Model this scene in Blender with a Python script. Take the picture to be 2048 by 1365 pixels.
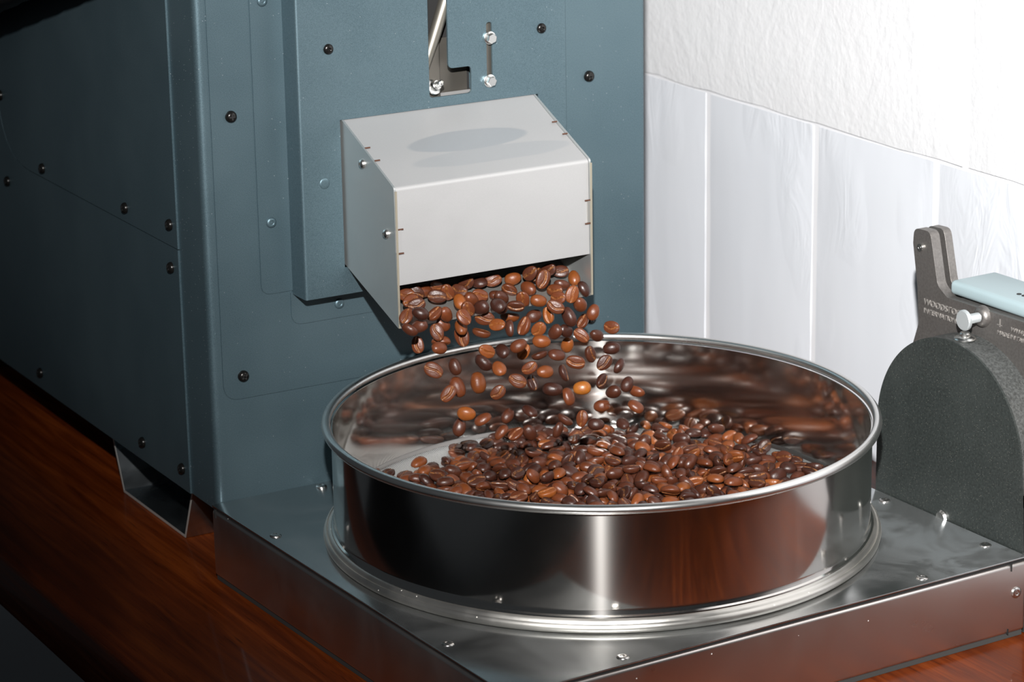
import bpy, bmesh, math, random
from mathutils import Vector, Matrix, Quaternion
random.seed(11)
scene = bpy.context.scene
COL = scene.collection
for o in list(bpy.data.objects):
    bpy.data.objects.remove(o)

# ------------------------------------------------------------------ camera
CAM = Vector((-0.60331, -1.40000, 0.59458))
YAW, PITCH, ROLL = 0.51857, 0.29173, -0.01663
cam_fwd = Vector((math.sin(YAW)*math.cos(PITCH), math.cos(YAW)*math.cos(PITCH), -math.sin(PITCH)))
_r = Vector((math.cos(YAW), -math.sin(YAW), 0)); _u = _r.cross(cam_fwd)
cam_right = _r*math.cos(ROLL) + _u*math.sin(ROLL)
cam_up = -_r*math.sin(ROLL) + _u*math.cos(ROLL)
cd = bpy.data.cameras.new('camera')
cd.sensor_width = 36.0
cd.lens = 5624.66/2048*36.0
cd.clip_start = 0.05
cd.dof.use_dof = True
cd.dof.focus_distance = 1.50
cd.dof.aperture_fstop = 20.0
cam = bpy.data.objects.new('camera', cd); COL.objects.link(cam)
m = Matrix.Identity(4)
for i in range(3):
    m[i][0] = cam_right[i]; m[i][1] = cam_up[i]; m[i][2] = -cam_fwd[i]; m[i][3] = CAM[i]
cam.matrix_world = m
scene.camera = cam

# ------------------------------------------------------------------ world, flash, exposure
w = bpy.data.worlds.new('room'); scene.world = w; w.use_nodes = True
bg = w.node_tree.nodes['Background']
bg.inputs[0].default_value = (0.80, 0.90, 1.0, 1); bg.inputs[1].default_value = 0.03
fl = bpy.data.lights.new('flash', 'SPOT')
fl.energy = 392; fl.shadow_soft_size = 0.014; fl.spot_size = math.radians(47); fl.spot_blend = 1.0
fl.color = (1.0, 0.985, 0.97)
flo = bpy.data.objects.new('flash', fl); COL.objects.link(flo)
flo.location = (-0.622, -1.41, 0.875)
tgt = Vector(flo.location) + Vector((0.614, 0.744, -0.264))
flo.rotation_euler = (tgt - Vector(flo.location)).to_track_quat('-Z', 'Y').to_euler()
scene.view_settings.view_transform = 'Standard'
scene.view_settings.look = 'None'
scene.view_settings.gamma = 1.0
scene.view_settings.use_curve_mapping = False
scene.view_settings.exposure = 0.0

# ------------------------------------------------------------------ helpers
def link(name, me, mat=None, parent=None):
    o = bpy.data.objects.new(name, me); COL.objects.link(o)
    if mat is not None:
        for mm in (mat if isinstance(mat, (list, tuple)) else [mat]):
            me.materials.append(mm)
    if parent is not None:
        o.parent = parent
    return o

def obj(name, bm, mat, parent=None, smooth=None):
    me = bpy.data.meshes.new(name)
    bmesh.ops.recalc_face_normals(bm, faces=bm.faces)
    if smooth is not None:
        ang = math.radians(smooth)
        for f in bm.faces: f.smooth = True
        for e in bm.edges:
            if len(e.link_faces) == 2 and e.calc_face_angle(0) > ang: e.smooth = False
    bm.to_mesh(me); bm.free()
    return link(name, me, mat, parent)

def tag(o, label, cat, group=None, kind=None):
    o['label'] = label; o['category'] = cat
    if group: o['group'] = group
    if kind: o['kind'] = kind
    return o

def struct(o, label=None):
    o['kind'] = 'structure'
    if label: o['label'] = label
    return o

def empty(name, loc=(0,0,0), rz=0.0):
    o = bpy.data.objects.new(name, None); COL.objects.link(o)
    o.location = loc; o.rotation_euler = (0, 0, rz); o.empty_display_size = 0.02
    return o

def box(bm, x0, x1, y0, y1, z0, z1, bev=0.0, seg=2, mi=0):
    vs = [bm.verts.new(p) for p in ((x0,y0,z0),(x1,y0,z0),(x1,y1,z0),(x0,y1,z0),(x0,y0,z1),(x1,y0,z1),(x1,y1,z1),(x0,y1,z1))]
    fs = [bm.faces.new([vs[i] for i in q]) for q in ((0,3,2,1),(4,5,6,7),(0,1,5,4),(1,2,6,5),(2,3,7,6),(3,0,4,7))]
    for f in fs: f.material_index = mi
    if bev > 0:
        es = list({e for f in fs for e in f.edges})
        bmesh.ops.bevel(bm, geom=es, offset=bev, segments=seg, profile=0.5, affect='EDGES')
    return bm

def newbox(*a, **k):
    return box(bmesh.new(), *a, **k)

AX = {'xz': lambda a, b, c: (a, c, b), 'yz': lambda a, b, c: (c, a, b), 'xy': lambda a, b, c: (a, b, c)}
def prism(bm, outer, holes, plane, c0, c1, mi=0):
    """flat plate from outline (with holes) between c0 and c1 along the third axis"""
    mp = AX[plane]; es = []
    for loop in [outer] + list(holes):
        vs = [bm.verts.new(mp(a, b, c0)) for a, b in loop]
        es += [bm.edges.new((vs[i], vs[(i+1) % len(vs)])) for i in range(len(vs))]
    r = bmesh.ops.triangle_fill(bm, use_beauty=True, use_dissolve=False, edges=es)
    fs = [g for g in r['geom'] if isinstance(g, bmesh.types.BMFace)]
    ex = bmesh.ops.extrude_face_region(bm, geom=fs)
    d = Vector(mp(0, 0, c1)) - Vector(mp(0, 0, c0))
    bmesh.ops.translate(bm, verts=[g for g in ex['geom'] if isinstance(g, bmesh.types.BMVert)], vec=d)
    for f in bm.faces: f.material_index = f.material_index or mi
    return bm

def rrect(x0, x1, y0, y1, r, n=5, corners='abcd'):
    """rounded rectangle, corners a=(x0,y0) b=(x1,y0) c=(x1,y1) d=(x0,y1)"""
    out = []
    for k, (cx, cy, a0) in {'a': (x0, y0, 180), 'b': (x1, y0, 270), 'c': (x1, y1, 0), 'd': (x0, y1, 90)}.items():
        if k in corners and r > 0:
            ox = cx + (r if cx == x0 else -r); oy = cy + (r if cy == y0 else -r)
            for i in range(n+1):
                a = math.radians(a0 + 90*i/n); out.append((ox + r*math.cos(a), oy + r*math.sin(a)))
        else:
            out.append((cx, cy))
    return out

def round_poly(pts, rads, n=4):
    """polygon with each corner rounded by its own radius"""
    out = []; N = len(pts)
    for i in range(N):
        p = Vector(pts[i]).to_2d() if len(pts[i]) > 2 else Vector(pts[i]); r = rads[i]
        a = Vector(pts[i-1]); b = Vector(pts[(i+1) % N])
        if r <= 0: out.append(tuple(p)); continue
        u = (a-p).normalized(); v = (b-p).normalized()
        ang = math.acos(max(-1, min(1, u.dot(v)))); t = min(r/math.tan(ang/2), (a-p).length*.49, (b-p).length*.49)
        A = p+u*t; B = p+v*t
        for k in range(n+1):
            s = k/n; out.append(tuple((1-s)**2*A + 2*s*(1-s)*p + s*s*B))
    return out

def lathe(bm, prof, n=32, axis='z', org=(0,0,0), a0=0, mi=0, close=False):
    """revolve (r,h) profile"""
    org = Vector(org); rings = []
    for r, h in prof:
        if r < 1e-7:
            rings.append([(0, 0, h)]*1)
        else:
            rings.append([(r*math.cos(a0+2*math.pi*i/n), r*math.sin(a0+2*math.pi*i/n), h) for i in range(n)])
    def mp(p):
        if axis == 'z': q = p
        elif axis == '-y': q = (p[0], -p[2], p[1])
        elif axis == '-x': q = (-p[2], p[0], p[1])
        elif axis == 'x': q = (p[2], p[0], p[1])
        return org + Vector(q)
    V = [[bm.verts.new(mp(p)) for p in ring] for ring in rings]
    pairs = list(zip(V[:-1], V[1:]))
    if close: pairs.append((V[-1], V[0]))
    for A, B in pairs:
        for i in range(n):
            j = (i+1) % n
            q = [A[i % len(A)], A[j % len(A)], B[j % len(B)], B[i % len(B)]]
            q = [v for k, v in enumerate(q) if v not in q[:k]]
            if len(q) > 2:
                f = bm.faces.new(q); f.material_index = mi
    return bm

def tube(bm, pts, r, n=14, caps=True, mi=0):
    pts = [Vector(p) for p in pts]; rs = r if isinstance(r, (list, tuple)) else [r]*len(pts); rings = []
    ref = None
    for i, p in enumerate(pts):
        t = (pts[min(i+1, len(pts)-1)] - pts[max(i-1, 0)]).normalized()
        if ref is None: ref = t.orthogonal().normalized()
        ref = (ref - t*ref.dot(t)).normalized(); s = t.cross(ref)
        rings.append([bm.verts.new(p + (ref*math.cos(2*math.pi*k/n) + s*math.sin(2*math.pi*k/n))*rs[i]) for k in range(n)])
    for A, B in zip(rings[:-1], rings[1:]):
        for k in range(n):
            f = bm.faces.new((A[k], A[(k+1) % n], B[(k+1) % n], B[k])); f.material_index = mi
    if caps:
        bm.faces.new(list(reversed(rings[0]))).material_index = mi; bm.faces.new(rings[-1]).material_index = mi
    return bm

# ------------------------------------------------------------------ materials
class Mat:
    def __init__(s, name, base=(.5,.5,.5), metallic=0.0, rough=0.5, spec=None, coat=0.0, coat_rough=.1):
        s.m = bpy.data.materials.new(name); s.m.use_nodes = True
        s.nt = s.m.node_tree; s.b = s.nt.nodes['Principled BSDF']
        s.b.inputs['Base Color'].default_value = (*base, 1); s.b.inputs['Metallic'].default_value = metallic
        s.b.inputs['Roughness'].default_value = rough
        if spec is not None: s.b.inputs['Specular IOR Level'].default_value = spec
        s.b.inputs['Coat Weight'].default_value = coat; s.b.inputs['Coat Roughness'].default_value = coat_rough
        s._c = None
    def n(s, t, **k):
        nd = s.nt.nodes.new(t)
        for a, b in k.items():
            if a in nd.inputs and not hasattr(nd, a): nd.inputs[a].default_value = b
            else: setattr(nd, a, b)
        return nd
    def l(s, a, b): s.nt.links.new(a, b)
    def coord(s, scale=(1,1,1), rot=(0,0,0), loc=(0,0,0), which='Object'):
        tc = s.n('ShaderNodeTexCoord'); mp = s.n('ShaderNodeMapping')
        mp.inputs['Scale'].default_value = scale; mp.inputs['Rotation'].default_value = rot; mp.inputs['Location'].default_value = loc
        s.l(tc.outputs[which], mp.inputs['Vector']); return mp.outputs['Vector']
    def noise(s, vec, scale=5.0, detail=2.0, rough=.5, dist=0.0):
        t = s.n('ShaderNodeTexNoise'); t.inputs['Scale'].default_value = scale; t.inputs['Detail'].default_value = detail
        t.inputs['Roughness'].default_value = rough; t.inputs['Distortion'].default_value = dist
        if vec is not None: s.l(vec, t.inputs['Vector'])
        return t.outputs['Fac']
    def ramp(s, fac, stops):
        r = s.n('ShaderNodeValToRGB'); e = r.color_ramp.elements
        while len(e) < len(stops): e.new(0.5)
        for el, (p, c) in zip(e, stops):
            el.position = p; el.color = c if len(c) == 4 else (*c, 1)
        s.l(fac, r.inputs['Fac']); return r.outputs['Color']
    def rng(s, fac, a, b, c, d):
        r = s.n('ShaderNodeMapRange'); 
        for k, v in zip(('From Min','From Max','To Min','To Max'), (a,b,c,d)): r.inputs[k].default_value = v
        s.l(fac, r.inputs['Value']); return r.outputs['Result']
    def mix(s, fac, a, b, mode='MIX'):
        r = s.n('ShaderNodeMix'); r.data_type = 'RGBA'; r.blend_type = mode
        for sock, v in ((r.inputs['Factor'], fac), (r.inputs[6], a), (r.inputs[7], b)):
            if hasattr(v, 'is_output'): s.l(v, sock)
            elif isinstance(v, (int, float)): sock.default_value = v
            else: sock.default_value = (*v, 1) if len(v) == 3 else v
        return r.outputs[2]
    def math(s, op, a, b=0.0, clamp=False):
        r = s.n('ShaderNodeMath'); r.operation = op; r.use_clamp = clamp
        for sock, v in ((r.inputs[0], a), (r.inputs[1], b)):
            if hasattr(v, 'is_output'): s.l(v, sock)
            else: sock.default_value = v
        return r.outputs[0]
    def set(s, key, v): s.l(v, s.b.inputs[key]); return s
    def bump(s, h, strength=.2, dist=.001):
        b = s.n('ShaderNodeBump'); b.inputs['Strength'].default_value = strength; b.inputs['Distance'].default_value = dist
        if s._c is not None: s.l(s._c, b.inputs['Normal'])
        s.l(h, b.inputs['Height']); s._c = b.outputs['Normal']; s.l(s._c, s.b.inputs['Normal']); return s

def dusty(M, base_out, vec, dens=0.72, col=(.55,.6,.62), scale=420):
    """sparse settled specks of dust"""
    v = M.n('ShaderNodeTexVoronoi'); v.inputs['Scale'].default_value = scale; M.l(vec, v.inputs['Vector'])
    d = M.math('LESS_THAN', v.outputs['Distance'], .13)
    sep = M.n('ShaderNodeSeparateColor'); M.l(v.outputs['Color'], sep.inputs[0])
    k = M.math('MULTIPLY', d, M.math('GREATER_THAN', sep.outputs[0], dens))
    return M.mix(k, base_out, col), k

def make_paint():
    M = Mat('blue_grey_metallic_paint', metallic=.55, rough=.42)
    v = M.coord()
    a = M.noise(v, 2500, 1.5, .6); b = M.noise(v, 9, 3, .6)
    c = M.mix(M.rng(a, .35, .68, 0, 1), (.058,.096,.115), (.106,.160,.186))
    c = M.mix(M.rng(b, .35, .75, 0, .35), c, (.125,.175,.195))
    c, k = dusty(M, c, v, .965, (.24,.28,.30), 600)
    M.set('Base Color', c); M.set('Roughness', M.rng(b, .3, .7, .38, .50)); M.set('Metallic', M.rng(k, 0, 1, .62, .2))
    M.bump(a, .12, .0003)
    return M.m
PAINT = make_paint()
def make_steel(name, base, rough, brush=None, smudge=.1, dens=.985, dcol=(.6,.58,.55)):
    M = Mat(name, base, 1.0, rough)
    v = M.coord()
    a = M.noise(v, 14, 4, .6, .4)
    c = M.mix(M.rng(a, .35, .7, 0, .25), base, tuple(x*.82 for x in base))
    c, k = dusty(M, c, v, dens, dcol, 330)
    M.set('Base Color', c); M.set('Roughness', M.math('ADD', M.rng(a, .3, .7, rough-smudge*.4, rough+smudge), M.math('MULTIPLY', k, .5)))
    M.set('Metallic', M.math('SUBTRACT', 1.0, k))
    if brush:
        M.bump(M.noise(M.coord(scale=brush), 1, 2, .5), .05, .0004)
    return M.m
def make_tray():
    M = Mat('tray_stainless', (.6,.6,.6), .9, .2); v = M.coord()
    a = M.noise(v, 11, 4, .6, .8); b = M.noise(v, 900, 1, .5)
    haze = M.math('MULTIPLY', M.rng(a, .48, .66, 0, .40), M.rng(b, .3, .7, .4, 1))
    sx = M.n('ShaderNodeSeparateXYZ'); M.l(v, sx.inputs[0])
    film = M.math('MULTIPLY', M.rng(sx.outputs[0], .235, .285, 0, 1), M.rng(M.noise(v, 26, 3, .6, 1.5), .40, .56, .45, 1))
    haze = M.math('MAXIMUM', haze, M.math('MULTIPLY', film, 1.0, True))
    c = M.mix(haze, (.47,.475,.47), (.38,.41,.42)); c, k = dusty(M, c, v, .96, (.6,.58,.55), 330)
    M.set('Base Color', c); M.set('Metallic', M.rng(haze, 0, 1, .98, .66)); M.set('Roughness', M.rng(a, .35, .65, .13, .24))
    return M.m
STEEL_TRAY = make_tray()
STEEL_TRAY_SIDE = make_steel('tray_side_stainless', (.66,.62,.59), .30, None, .10, .97)
def make_sieve():
    M = Mat('sieve_polished_stainless', (.66,.635,.60), 1.0, .10); v = M.coord()
    a = M.noise(v, 16, 3, .6, .5)
    M.set('Roughness', M.rng(a, .35, .7, .07, .13))
    c, k = dusty(M, M.mix(M.rng(a, .4, .75, 0, .2), (.68,.655,.62), (.58,.55,.52)), v, .996, (.6,.5,.35), 330); M.set('Base Color', c)
    # fine circular brushing spreads highlights up and down the wall
    g = M.n('ShaderNodeBsdfAnisotropic'); g.inputs['Color'].default_value = (.66,.64,.61,1); g.inputs['Roughness'].default_value = .40
    g.inputs['Anisotropy'].default_value = .80; g.inputs['Rotation'].default_value = 0.0
    t = M.n('ShaderNodeTangent', direction_type='RADIAL', axis='Z'); M.l(t.outputs[0], g.inputs['Tangent'])
    mx = M.n('ShaderNodeMixShader'); mx.inputs[0].default_value = .075; M.l(M.b.outputs[0], mx.inputs[1]); M.l(g.outputs[0], mx.inputs[2])
    M.l(mx.outputs[0], M.nt.nodes['Material Output'].inputs[0])
    return M.m
STEEL_SIEVE = make_sieve()
STEEL_RIM = make_steel('rolled_rim_stainless', (.74,.73,.71), .27, None, .05, .999)
STEEL_FOOT = make_steel('foot_galvanised', (.50,.55,.58), .25, None, .18, .99)
STEEL_BOLT = make_steel('zinc_bolt', (.72,.72,.70), .24, None, .08, .999)
STEEL_SCREW = make_steel('stainless_screw', (.62,.60,.58), .26, None, .08, .999)
BLACK_SCREW = Mat('black_oxide_screw', (.022,.021,.02), .75, .26).m
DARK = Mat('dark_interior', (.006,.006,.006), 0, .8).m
RUBBER = Mat('dark_rubber_strip', (.045,.045,.043), 0, .7).m
TINT = Mat('heat_tinted_cut_edge', (.085,.035,.02), .3, .6).m

def make_satin(name, base, rough, stain=False, metallic=.85):
    M = Mat(name, base, metallic, rough)
    v = M.coord()
    a = M.noise(v, 2200, 1, .5); b = M.noise(v, 22, 3, .6, .6)
    c = M.mix(M.rng(a, .3, .7, 0, .10), base, tuple(x*.6 for x in base))
    c = M.mix(M.rng(b, .45, .8, 0, .16), c, tuple(x*.72 for x in base))
    r = M.rng(b, .3, .7, rough-.05, rough+.08)
    if stain:
        # the wiped oval smudge on the sloping top, with a second streak nearer the bend
        tc = M.n('ShaderNodeTexCoord'); sx = M.n('ShaderNodeSeparateXYZ'); M.l(tc.outputs['Object'], sx.inputs[0])
        w = M.math('MULTIPLY', M.math('SUBTRACT', M.noise(v, 45, 3), .5), .35)
        def oval(cx, cy, rx, ry):
            dx = M.math('DIVIDE', M.math('SUBTRACT', sx.outputs[0], cx), rx); dy = M.math('DIVIDE', M.math('SUBTRACT', sx.outputs[1], cy), ry)
            q = M.math('ADD', M.math('ADD', M.math('MULTIPLY', dx, dx), M.math('MULTIPLY', dy, dy)), w)
            return M.rng(q, .9, 1.05, 1, 0)
        top = M.math('GREATER_THAN', sx.outputs[2], .2405)
        k = M.math('MULTIPLY', M.math('MAXIMUM', oval(.142, -.0475, .038, .0085), M.math('MULTIPLY', oval(.150, -.062, .05, .007), .5)), top, True)
        c = M.mix(M.math('MULTIPLY', k, .42), c, (.27,.30,.33)); 
        r = M.math('SUBTRACT', r, M.math('MULTIPLY', k, .12))
    M.set('Base Color', c); M.set('Roughness', r); M.bump(a, .05, .0002)
    return M.m
HOOD = make_satin('satin_stainless_hood', (.405,.403,.403), .46, True, .5)
CHUTE = make_satin('satin_stainless_side', (.56,.58,.575), .40)
SLIDE = make_satin('satin_stainless_slide', (.50,.49,.46), .34)
EDGE = Mat('raw_cut_edge', (.42,.38,.30), .7, .45).m

def make_wood():
    M = Mat('dark_stained_wood', (.1,.03,.01), 0, .3, spec=.08, coat=.13, coat_rough=.06)
    v = M.coord()
    sep = M.n('ShaderNodeSeparateXYZ'); M.l(v, sep.inputs[0])
    # staves run along y; each has its own tone
    st = M.math('FLOOR', M.math('MULTIPLY', M.math('ADD', sep.outputs[0], 1.012), 1/.062))
    wn = M.n('ShaderNodeTexWhiteNoise', noise_dimensions='1D'); M.l(st, wn.inputs['W'])
    g = M.noise(M.coord(scale=(150,7,150)), 1, 4, .62, .5)
    g2 = M.noise(M.coord(scale=(900,40,900)), 1, 2, .6)
    fig = M.noise(M.coord(scale=(9,3,9)), 1, 3, .6, 1.0)
    c = M.ramp(g, [(.25,(.034,.0055,.0014)), (.48,(.165,.0300,.0048)), (.66,(.290,.0620,.0095)), (.85,(.42,.110,.018))])
    c = M.mix(M.rng(fig, .42, .70, 0, .72), c, (.060,.0105,.0025))
    c = M.mix(M.rng(wn.outputs['Value'], 0, 1, 0, .45), c, (.105,.0220,.0045))
    c = M.mix(M.rng(g2, .60, .72, 0, .5), c, (.012,.004,.002))
    M.set('Base Color', c); M.set('Roughness', M.rng(g, .3, .8, .28, .44)); M.bump(g2, .08, .0006)
    return M.m
WOOD = make_wood()

def make_block(rough_face):
    M = Mat('white_wall_paint_rough' if rough_face else 'white_wall_paint', (.80,.81,.83), 0, .38 if not rough_face else .5)
    v = M.coord(which='Object')
    tc = M.n('ShaderNodeNewGeometry'); pos = tc.outputs['Position']
    def ns(sc, s, d=3, dist=0):
        mp = M.n('ShaderNodeMapping'); mp.inputs['Scale'].default_value = sc; M.l(pos, mp.inputs['Vector']); return M.noise(mp.outputs[0], s, d, .6, dist)
    if rough_face:
        M.set('Base Color', M.mix(M.rng(ns((1,1,1), 30), .35, .7, 0, .4), (.60,.60,.61), (.575,.585,.595)))
        M.bump(ns((1,1,1), 170, 3), .15, .003); M.bump(ns((1,1,.5), 40, 3, .8), .13, .006)
    else:
        M.set('Base Color', M.mix(M.rng(ns((1,1,.4), 14), .35, .7, 0, .5), (.545,.56,.59), (.515,.535,.57)))
        # trowel drips: stretched vertically, only in patches
        patch = M.rng(ns((1,1,.55), 11, 2), .48, .70, 0, 1)
        drip = ns((1,1.5,.5), 34, 3, 1.0)
        M.bump(M.math('MULTIPLY', drip, patch), .26, .007); M.bump(ns((1,1,.3), 26, 2), .06, .006)
    return M.m
WALL_R = make_block(True); WALL_S = make_block(False)
MORTAR = Mat('white_painted_joint', (.60,.60,.615), 0, .42).m
FLOORM = Mat('dark_floor', (.006,.0065,.0075), 0, .9, spec=.05).m

def make_bean(attr):
    M = Mat('roasted_bean_shared' if attr else 'roasted_bean', (.1,.03,.01), 0, .42, spec=.36)
    if attr:
        t = M.n('ShaderNodeAttribute', attribute_name='tone'); tone = t.outputs['Color']
    else:
        t = M.n('ShaderNodeObjectInfo'); tone = t.outputs['Color']
    v = M.coord()
    a = M.noise(v, 420, 3, .6); b = M.noise(v, 1500, 2, .6)
    c = M.mix(M.rng(a, .35, .72, 0, .38), tone, M.mix(1.0, tone, (.50,.42,.40), 'MULTIPLY'))
    at = M.n('ShaderNodeAttribute', attribute_name='crease')
    k = M.math('MULTIPLY', at.outputs['Fac'], M.rng(M.noise(v, 800, 2), .45, .60, .10, 1))
    c = M.mix(M.math('MULTIPLY', k, .75, True), c, (.30,.125,.04))
    M.set('Base Color', c); M.set('Roughness', M.rng(a, .3, .7, .32, .46)); M.bump(a, .20, .0010); M.bump(b, .05, .0003)
    return M.m
BEAN = make_bean(False); BEAN_STUFF = make_bean(True)

def make_gauze():
    M = Mat('woven_steel_gauze', (.6,.6,.6), .9, .32)
    tc = M.n('ShaderNodeTexCoord'); sx = M.n('ShaderNodeSeparateXYZ'); M.l(tc.outputs['Object'], sx.inputs[0])
    k = 2*math.pi/.00125
    hx = M.math('ABSOLUTE', M.math('SINE', M.math('MULTIPLY', sx.outputs[0], k/2))); hy = M.math('ABSOLUTE', M.math('SINE', M.math('MULTIPLY', sx.outputs[1], k/2)))
    wire = M.math('MAXIMUM', M.rng(hx, .45, .8, 0, 1), M.rng(hy, .45, .8, 0, 1))
    c = M.mix(wire, (.03,.032,.033), (.84,.86,.87)); M.set('Base Color', c)
    M.bump(M.math('MAXIMUM', hx, hy), .9, .0006)
    return M.m
GAUZE = make_gauze()

def make_cast(name, c0, c1, metallic, rough, speck):
    M = Mat(name, c0, metallic, rough); v = M.coord()
    a = M.noise(v, 700, 2, .6); b = M.noise(v, 18, 3, .6)
    c = M.mix(M.rng(a, .35, .7, 0, 1), c0, c1); c = M.mix(M.rng(b, .4, .75, 0, .4), c, tuple(x*1.35+.01 for x in c1))
    if speck: c, k = dusty(M, c, v, speck, (.22,.21,.18), 1000)
    M.set('Base Color', c); M.bump(a, .15, .0006)
    return M.m
CAST = make_cast('grey_cast_metal', (.150,.140,.132), (.200,.188,.178), .80, .47, None)
GUARD = make_cast('black_crinkle_paint', (.014,.0175,.0165), (.028,.034,.032), .15, .55, .84)
BAND = make_cast('black_textured_band', (.030,.032,.031), (.085,.090,.088), .2, .50, .70)
PALE = Mat('pale_blue_grey_enamel', (.27,.345,.365), 0, .42).m
MOTOR = Mat('dark_motor_housing', (.016,.017,.018), .1, .5).m
LETTER = Mat('worn_raised_lettering', (.27,.255,.24), .5, .45).m
SCREW_FACE = Mat('zinc_plated_screw', (.42,.45,.46), .5, .42).m
DUCTM = Mat('matt_black_shade_duct', (.012,.012,.012), 0, .6).m
# ------------------------------------------------------------------ the setting: floor, wall, counter
struct(obj('floor', newbox(-2.5, .48, -3.0, 2.2, -.92, -.90), FLOORM), 'dark floor below the counter')
WX = 0.44                                   # wall face
wl = obj('wall_right', newbox(WX+.0022, WX+.12, -1.4, 2.2, -.90, 1.3), MORTAR)
struct(wl, 'white painted block wall with shallow joints')
JZ = .2065
def block(y0, y1, z0, z1, mat, proud=0.0, seed=0):
    """one painted block: front face with slightly uneven, softened edges"""
    rnd = random.Random(seed); g = .0030
    y0 += g; y1 -= g; z0 += .0011; z1 -= .0011
    bm = bmesh.new(); ny = max(2, int((y1-y0)/.02)); nz = max(2, int((z1-z0)/.02)); V = {}
    for i in range(ny+1):
        for j in range(nz+1):
            e = i in (0, ny) or j in (0, nz)
            jy = rnd.uniform(-.0008, .0008) if e and mat is WALL_R else 0
            V[i, j] = bm.verts.new((WX - proud + (.0016 if e else 0) + rnd.uniform(-.0003, .0003), y0+(y1-y0)*i/ny + jy, z0+(z1-z0)*j/nz + jy))
    for i in range(ny):
        for j in range(nz):
            bm.faces.new((V[i, j], V[i+1, j], V[i+1, j+1], V[i, j+1]))
    rim = [V[i, 0] for i in range(ny+1)] + [V[ny, j] for j in range(1, nz+1)] + [V[i, nz] for i in range(ny-1, -1, -1)] + [V[0, j] for j in range(nz-1, 0, -1)]
    bk = [bm.verts.new((WX+.02, v.co.y, v.co.z)) for v in rim]
    for k in range(len(rim)):
        bm.faces.new((rim[k], bk[k], bk[(k+1) % len(rim)], rim[(k+1) % len(rim)]))
    return obj('block', bm, mat, wl, 40)
ys = [.1577 + .124*k for k in range(-6, 5)]
for k, (a, b) in enumerate(zip(ys[:-1], ys[1:])): block(a, b, JZ-.25, JZ, WALL_S, 0, k)
ys = [-.118 + .40*k for k in range(-2, 4)]
for k, (a, b) in enumerate(zip(ys[:-1], ys[1:])):
    block(a, b, JZ, JZ+.20, WALL_R, .0006, 40+k); block(a+.2, b+.2, JZ+.20, JZ+.40, WALL_R, .0006, 60+k)

EX = -.0970
cb = bmesh.new()
prism(cb, round_poly([(EX, -.034), (WX-.001, -.034), (WX-.001, 0), (EX, 0)], [.003, 0, 0, .0022], 3), [], 'xz', -1.0, 1.1)
tag(obj('counter_top', cb, WOOD, None, 35), 'glossy dark reddish-brown stained wooden counter under the machines', 'counter')

# ------------------------------------------------------------------ fasteners (shared meshes, axis +z, base at z=0)
def screw_mesh(name, r, h, kind, mats):
    bm = bmesh.new()
    if kind == 'hexbolt':
        lathe(bm, [(0,0), (r*1.25,0), (r*1.25,h*.28), (r*1.12,h*.34), (0,h*.34)], 24)
        lathe(bm, [(r,h*.3), (r,h*.92), (r*.90,h), (0,h)], 6)
    else:
        pit = .30*r
        prof = [(r,0), (r,h*.22), (r*.93,h*.55), (r*.72,h*.86), (r*.45,h*.98)]
        if kind == 'hex': prof += [(pit*1.15,h), (pit,h*.96), (pit,h*.45), (0,h*.45)]
        elif kind == 'rivet': prof += [(pit*1.3,h*.92), (pit,h*.70), (pit*.6,h*.74), (0,h*.8)]
        else: prof += [(0,h)]
        lathe(bm, prof, 20)
        if kind == 'cross':
            for a in (0, 1):
                b = newbox(-r*.52, r*.52, -r*.13, r*.13, h*.72, h*1.012); me = bpy.data.meshes.new('t'); b.to_mesh(me); b.free()
                n0 = len(bm.faces); nv = len(bm.verts); bm.from_mesh(me); bpy.data.meshes.remove(me); bm.verts.ensure_lookup_table(); bm.faces.ensure_lookup_table()
                bmesh.ops.rotate(bm, verts=bm.verts[nv:], cent=(0,0,0), matrix=Matrix.Rotation(math.radians(25+90*a), 3, 'Z'))
                bm.faces.ensure_lookup_table()
                for f in bm.faces[n0:]: f.material_index = 1
    me = bpy.data.meshes.new(name); bmesh.ops.recalc_face_normals(bm, faces=bm.faces)
    for f in bm.faces: f.smooth = True
    for e in bm.edges:
        if len(e.link_faces) == 2 and e.calc_face_angle(0) > .6: e.smooth = False
    bm.to_mesh(me); bm.free()
    for q in mats: me.materials.append(q)
    return me
ROT = {'z': Matrix.Identity(3), '-y': Matrix.Rotation(math.pi/2, 3, 'X'), '-x': Matrix.Rotation(-math.pi/2, 3, 'Y')}
def fasten(name, me, loc, axis, parent, spin=0.0):
    o = bpy.data.objects.new(name, me); COL.objects.link(o)
    o.matrix_world = Matrix.Translation(loc) @ (ROT[axis] @ Matrix.Rotation(spin, 3, 'Z')).to_4x4()
    mw = o.matrix_world.copy(); o.parent = parent
    o.matrix_parent_inverse = parent.matrix_basis.inverted(); o.matrix_basis = mw
    return o
SCR_PAN = screw_mesh('black_pan_screw', .0034, .0026, 'cross', [BLACK_SCREW, DARK])
SCR_HEX = screw_mesh('black_socket_screw', .0030, .0018, 'hex', [BLACK_SCREW])
SCR_PAINT = screw_mesh('painted_rivet', .0031, .0013, 'rivet', [PAINT])
PLUG = screw_mesh('painted_plug', .0031, .00045, 'plug', [PAINT])
SCR_STEEL = screw_mesh('steel_rivet', .0033, .0011, 'rivet', [STEEL_SCREW])
SCR_DOME = screw_mesh('steel_dome_screw', .0028, .0020, 'hex', [STEEL_SCREW])
BOLT = screw_mesh('hex_bolt', .0030, .0042, 'hexbolt', [STEEL_BOLT])

# ------------------------------------------------------------------ coffee roaster
R = empty('coffee_roaster', (0, 0, 0))
tag(R, 'large blue-grey metal coffee roaster cabinet with a steel chute on its front', 'coffee roaster')
MW, MD, MT, MB = .2906, .52, .44, .0405
YS = .0365                                   # where the side panels begin
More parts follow.
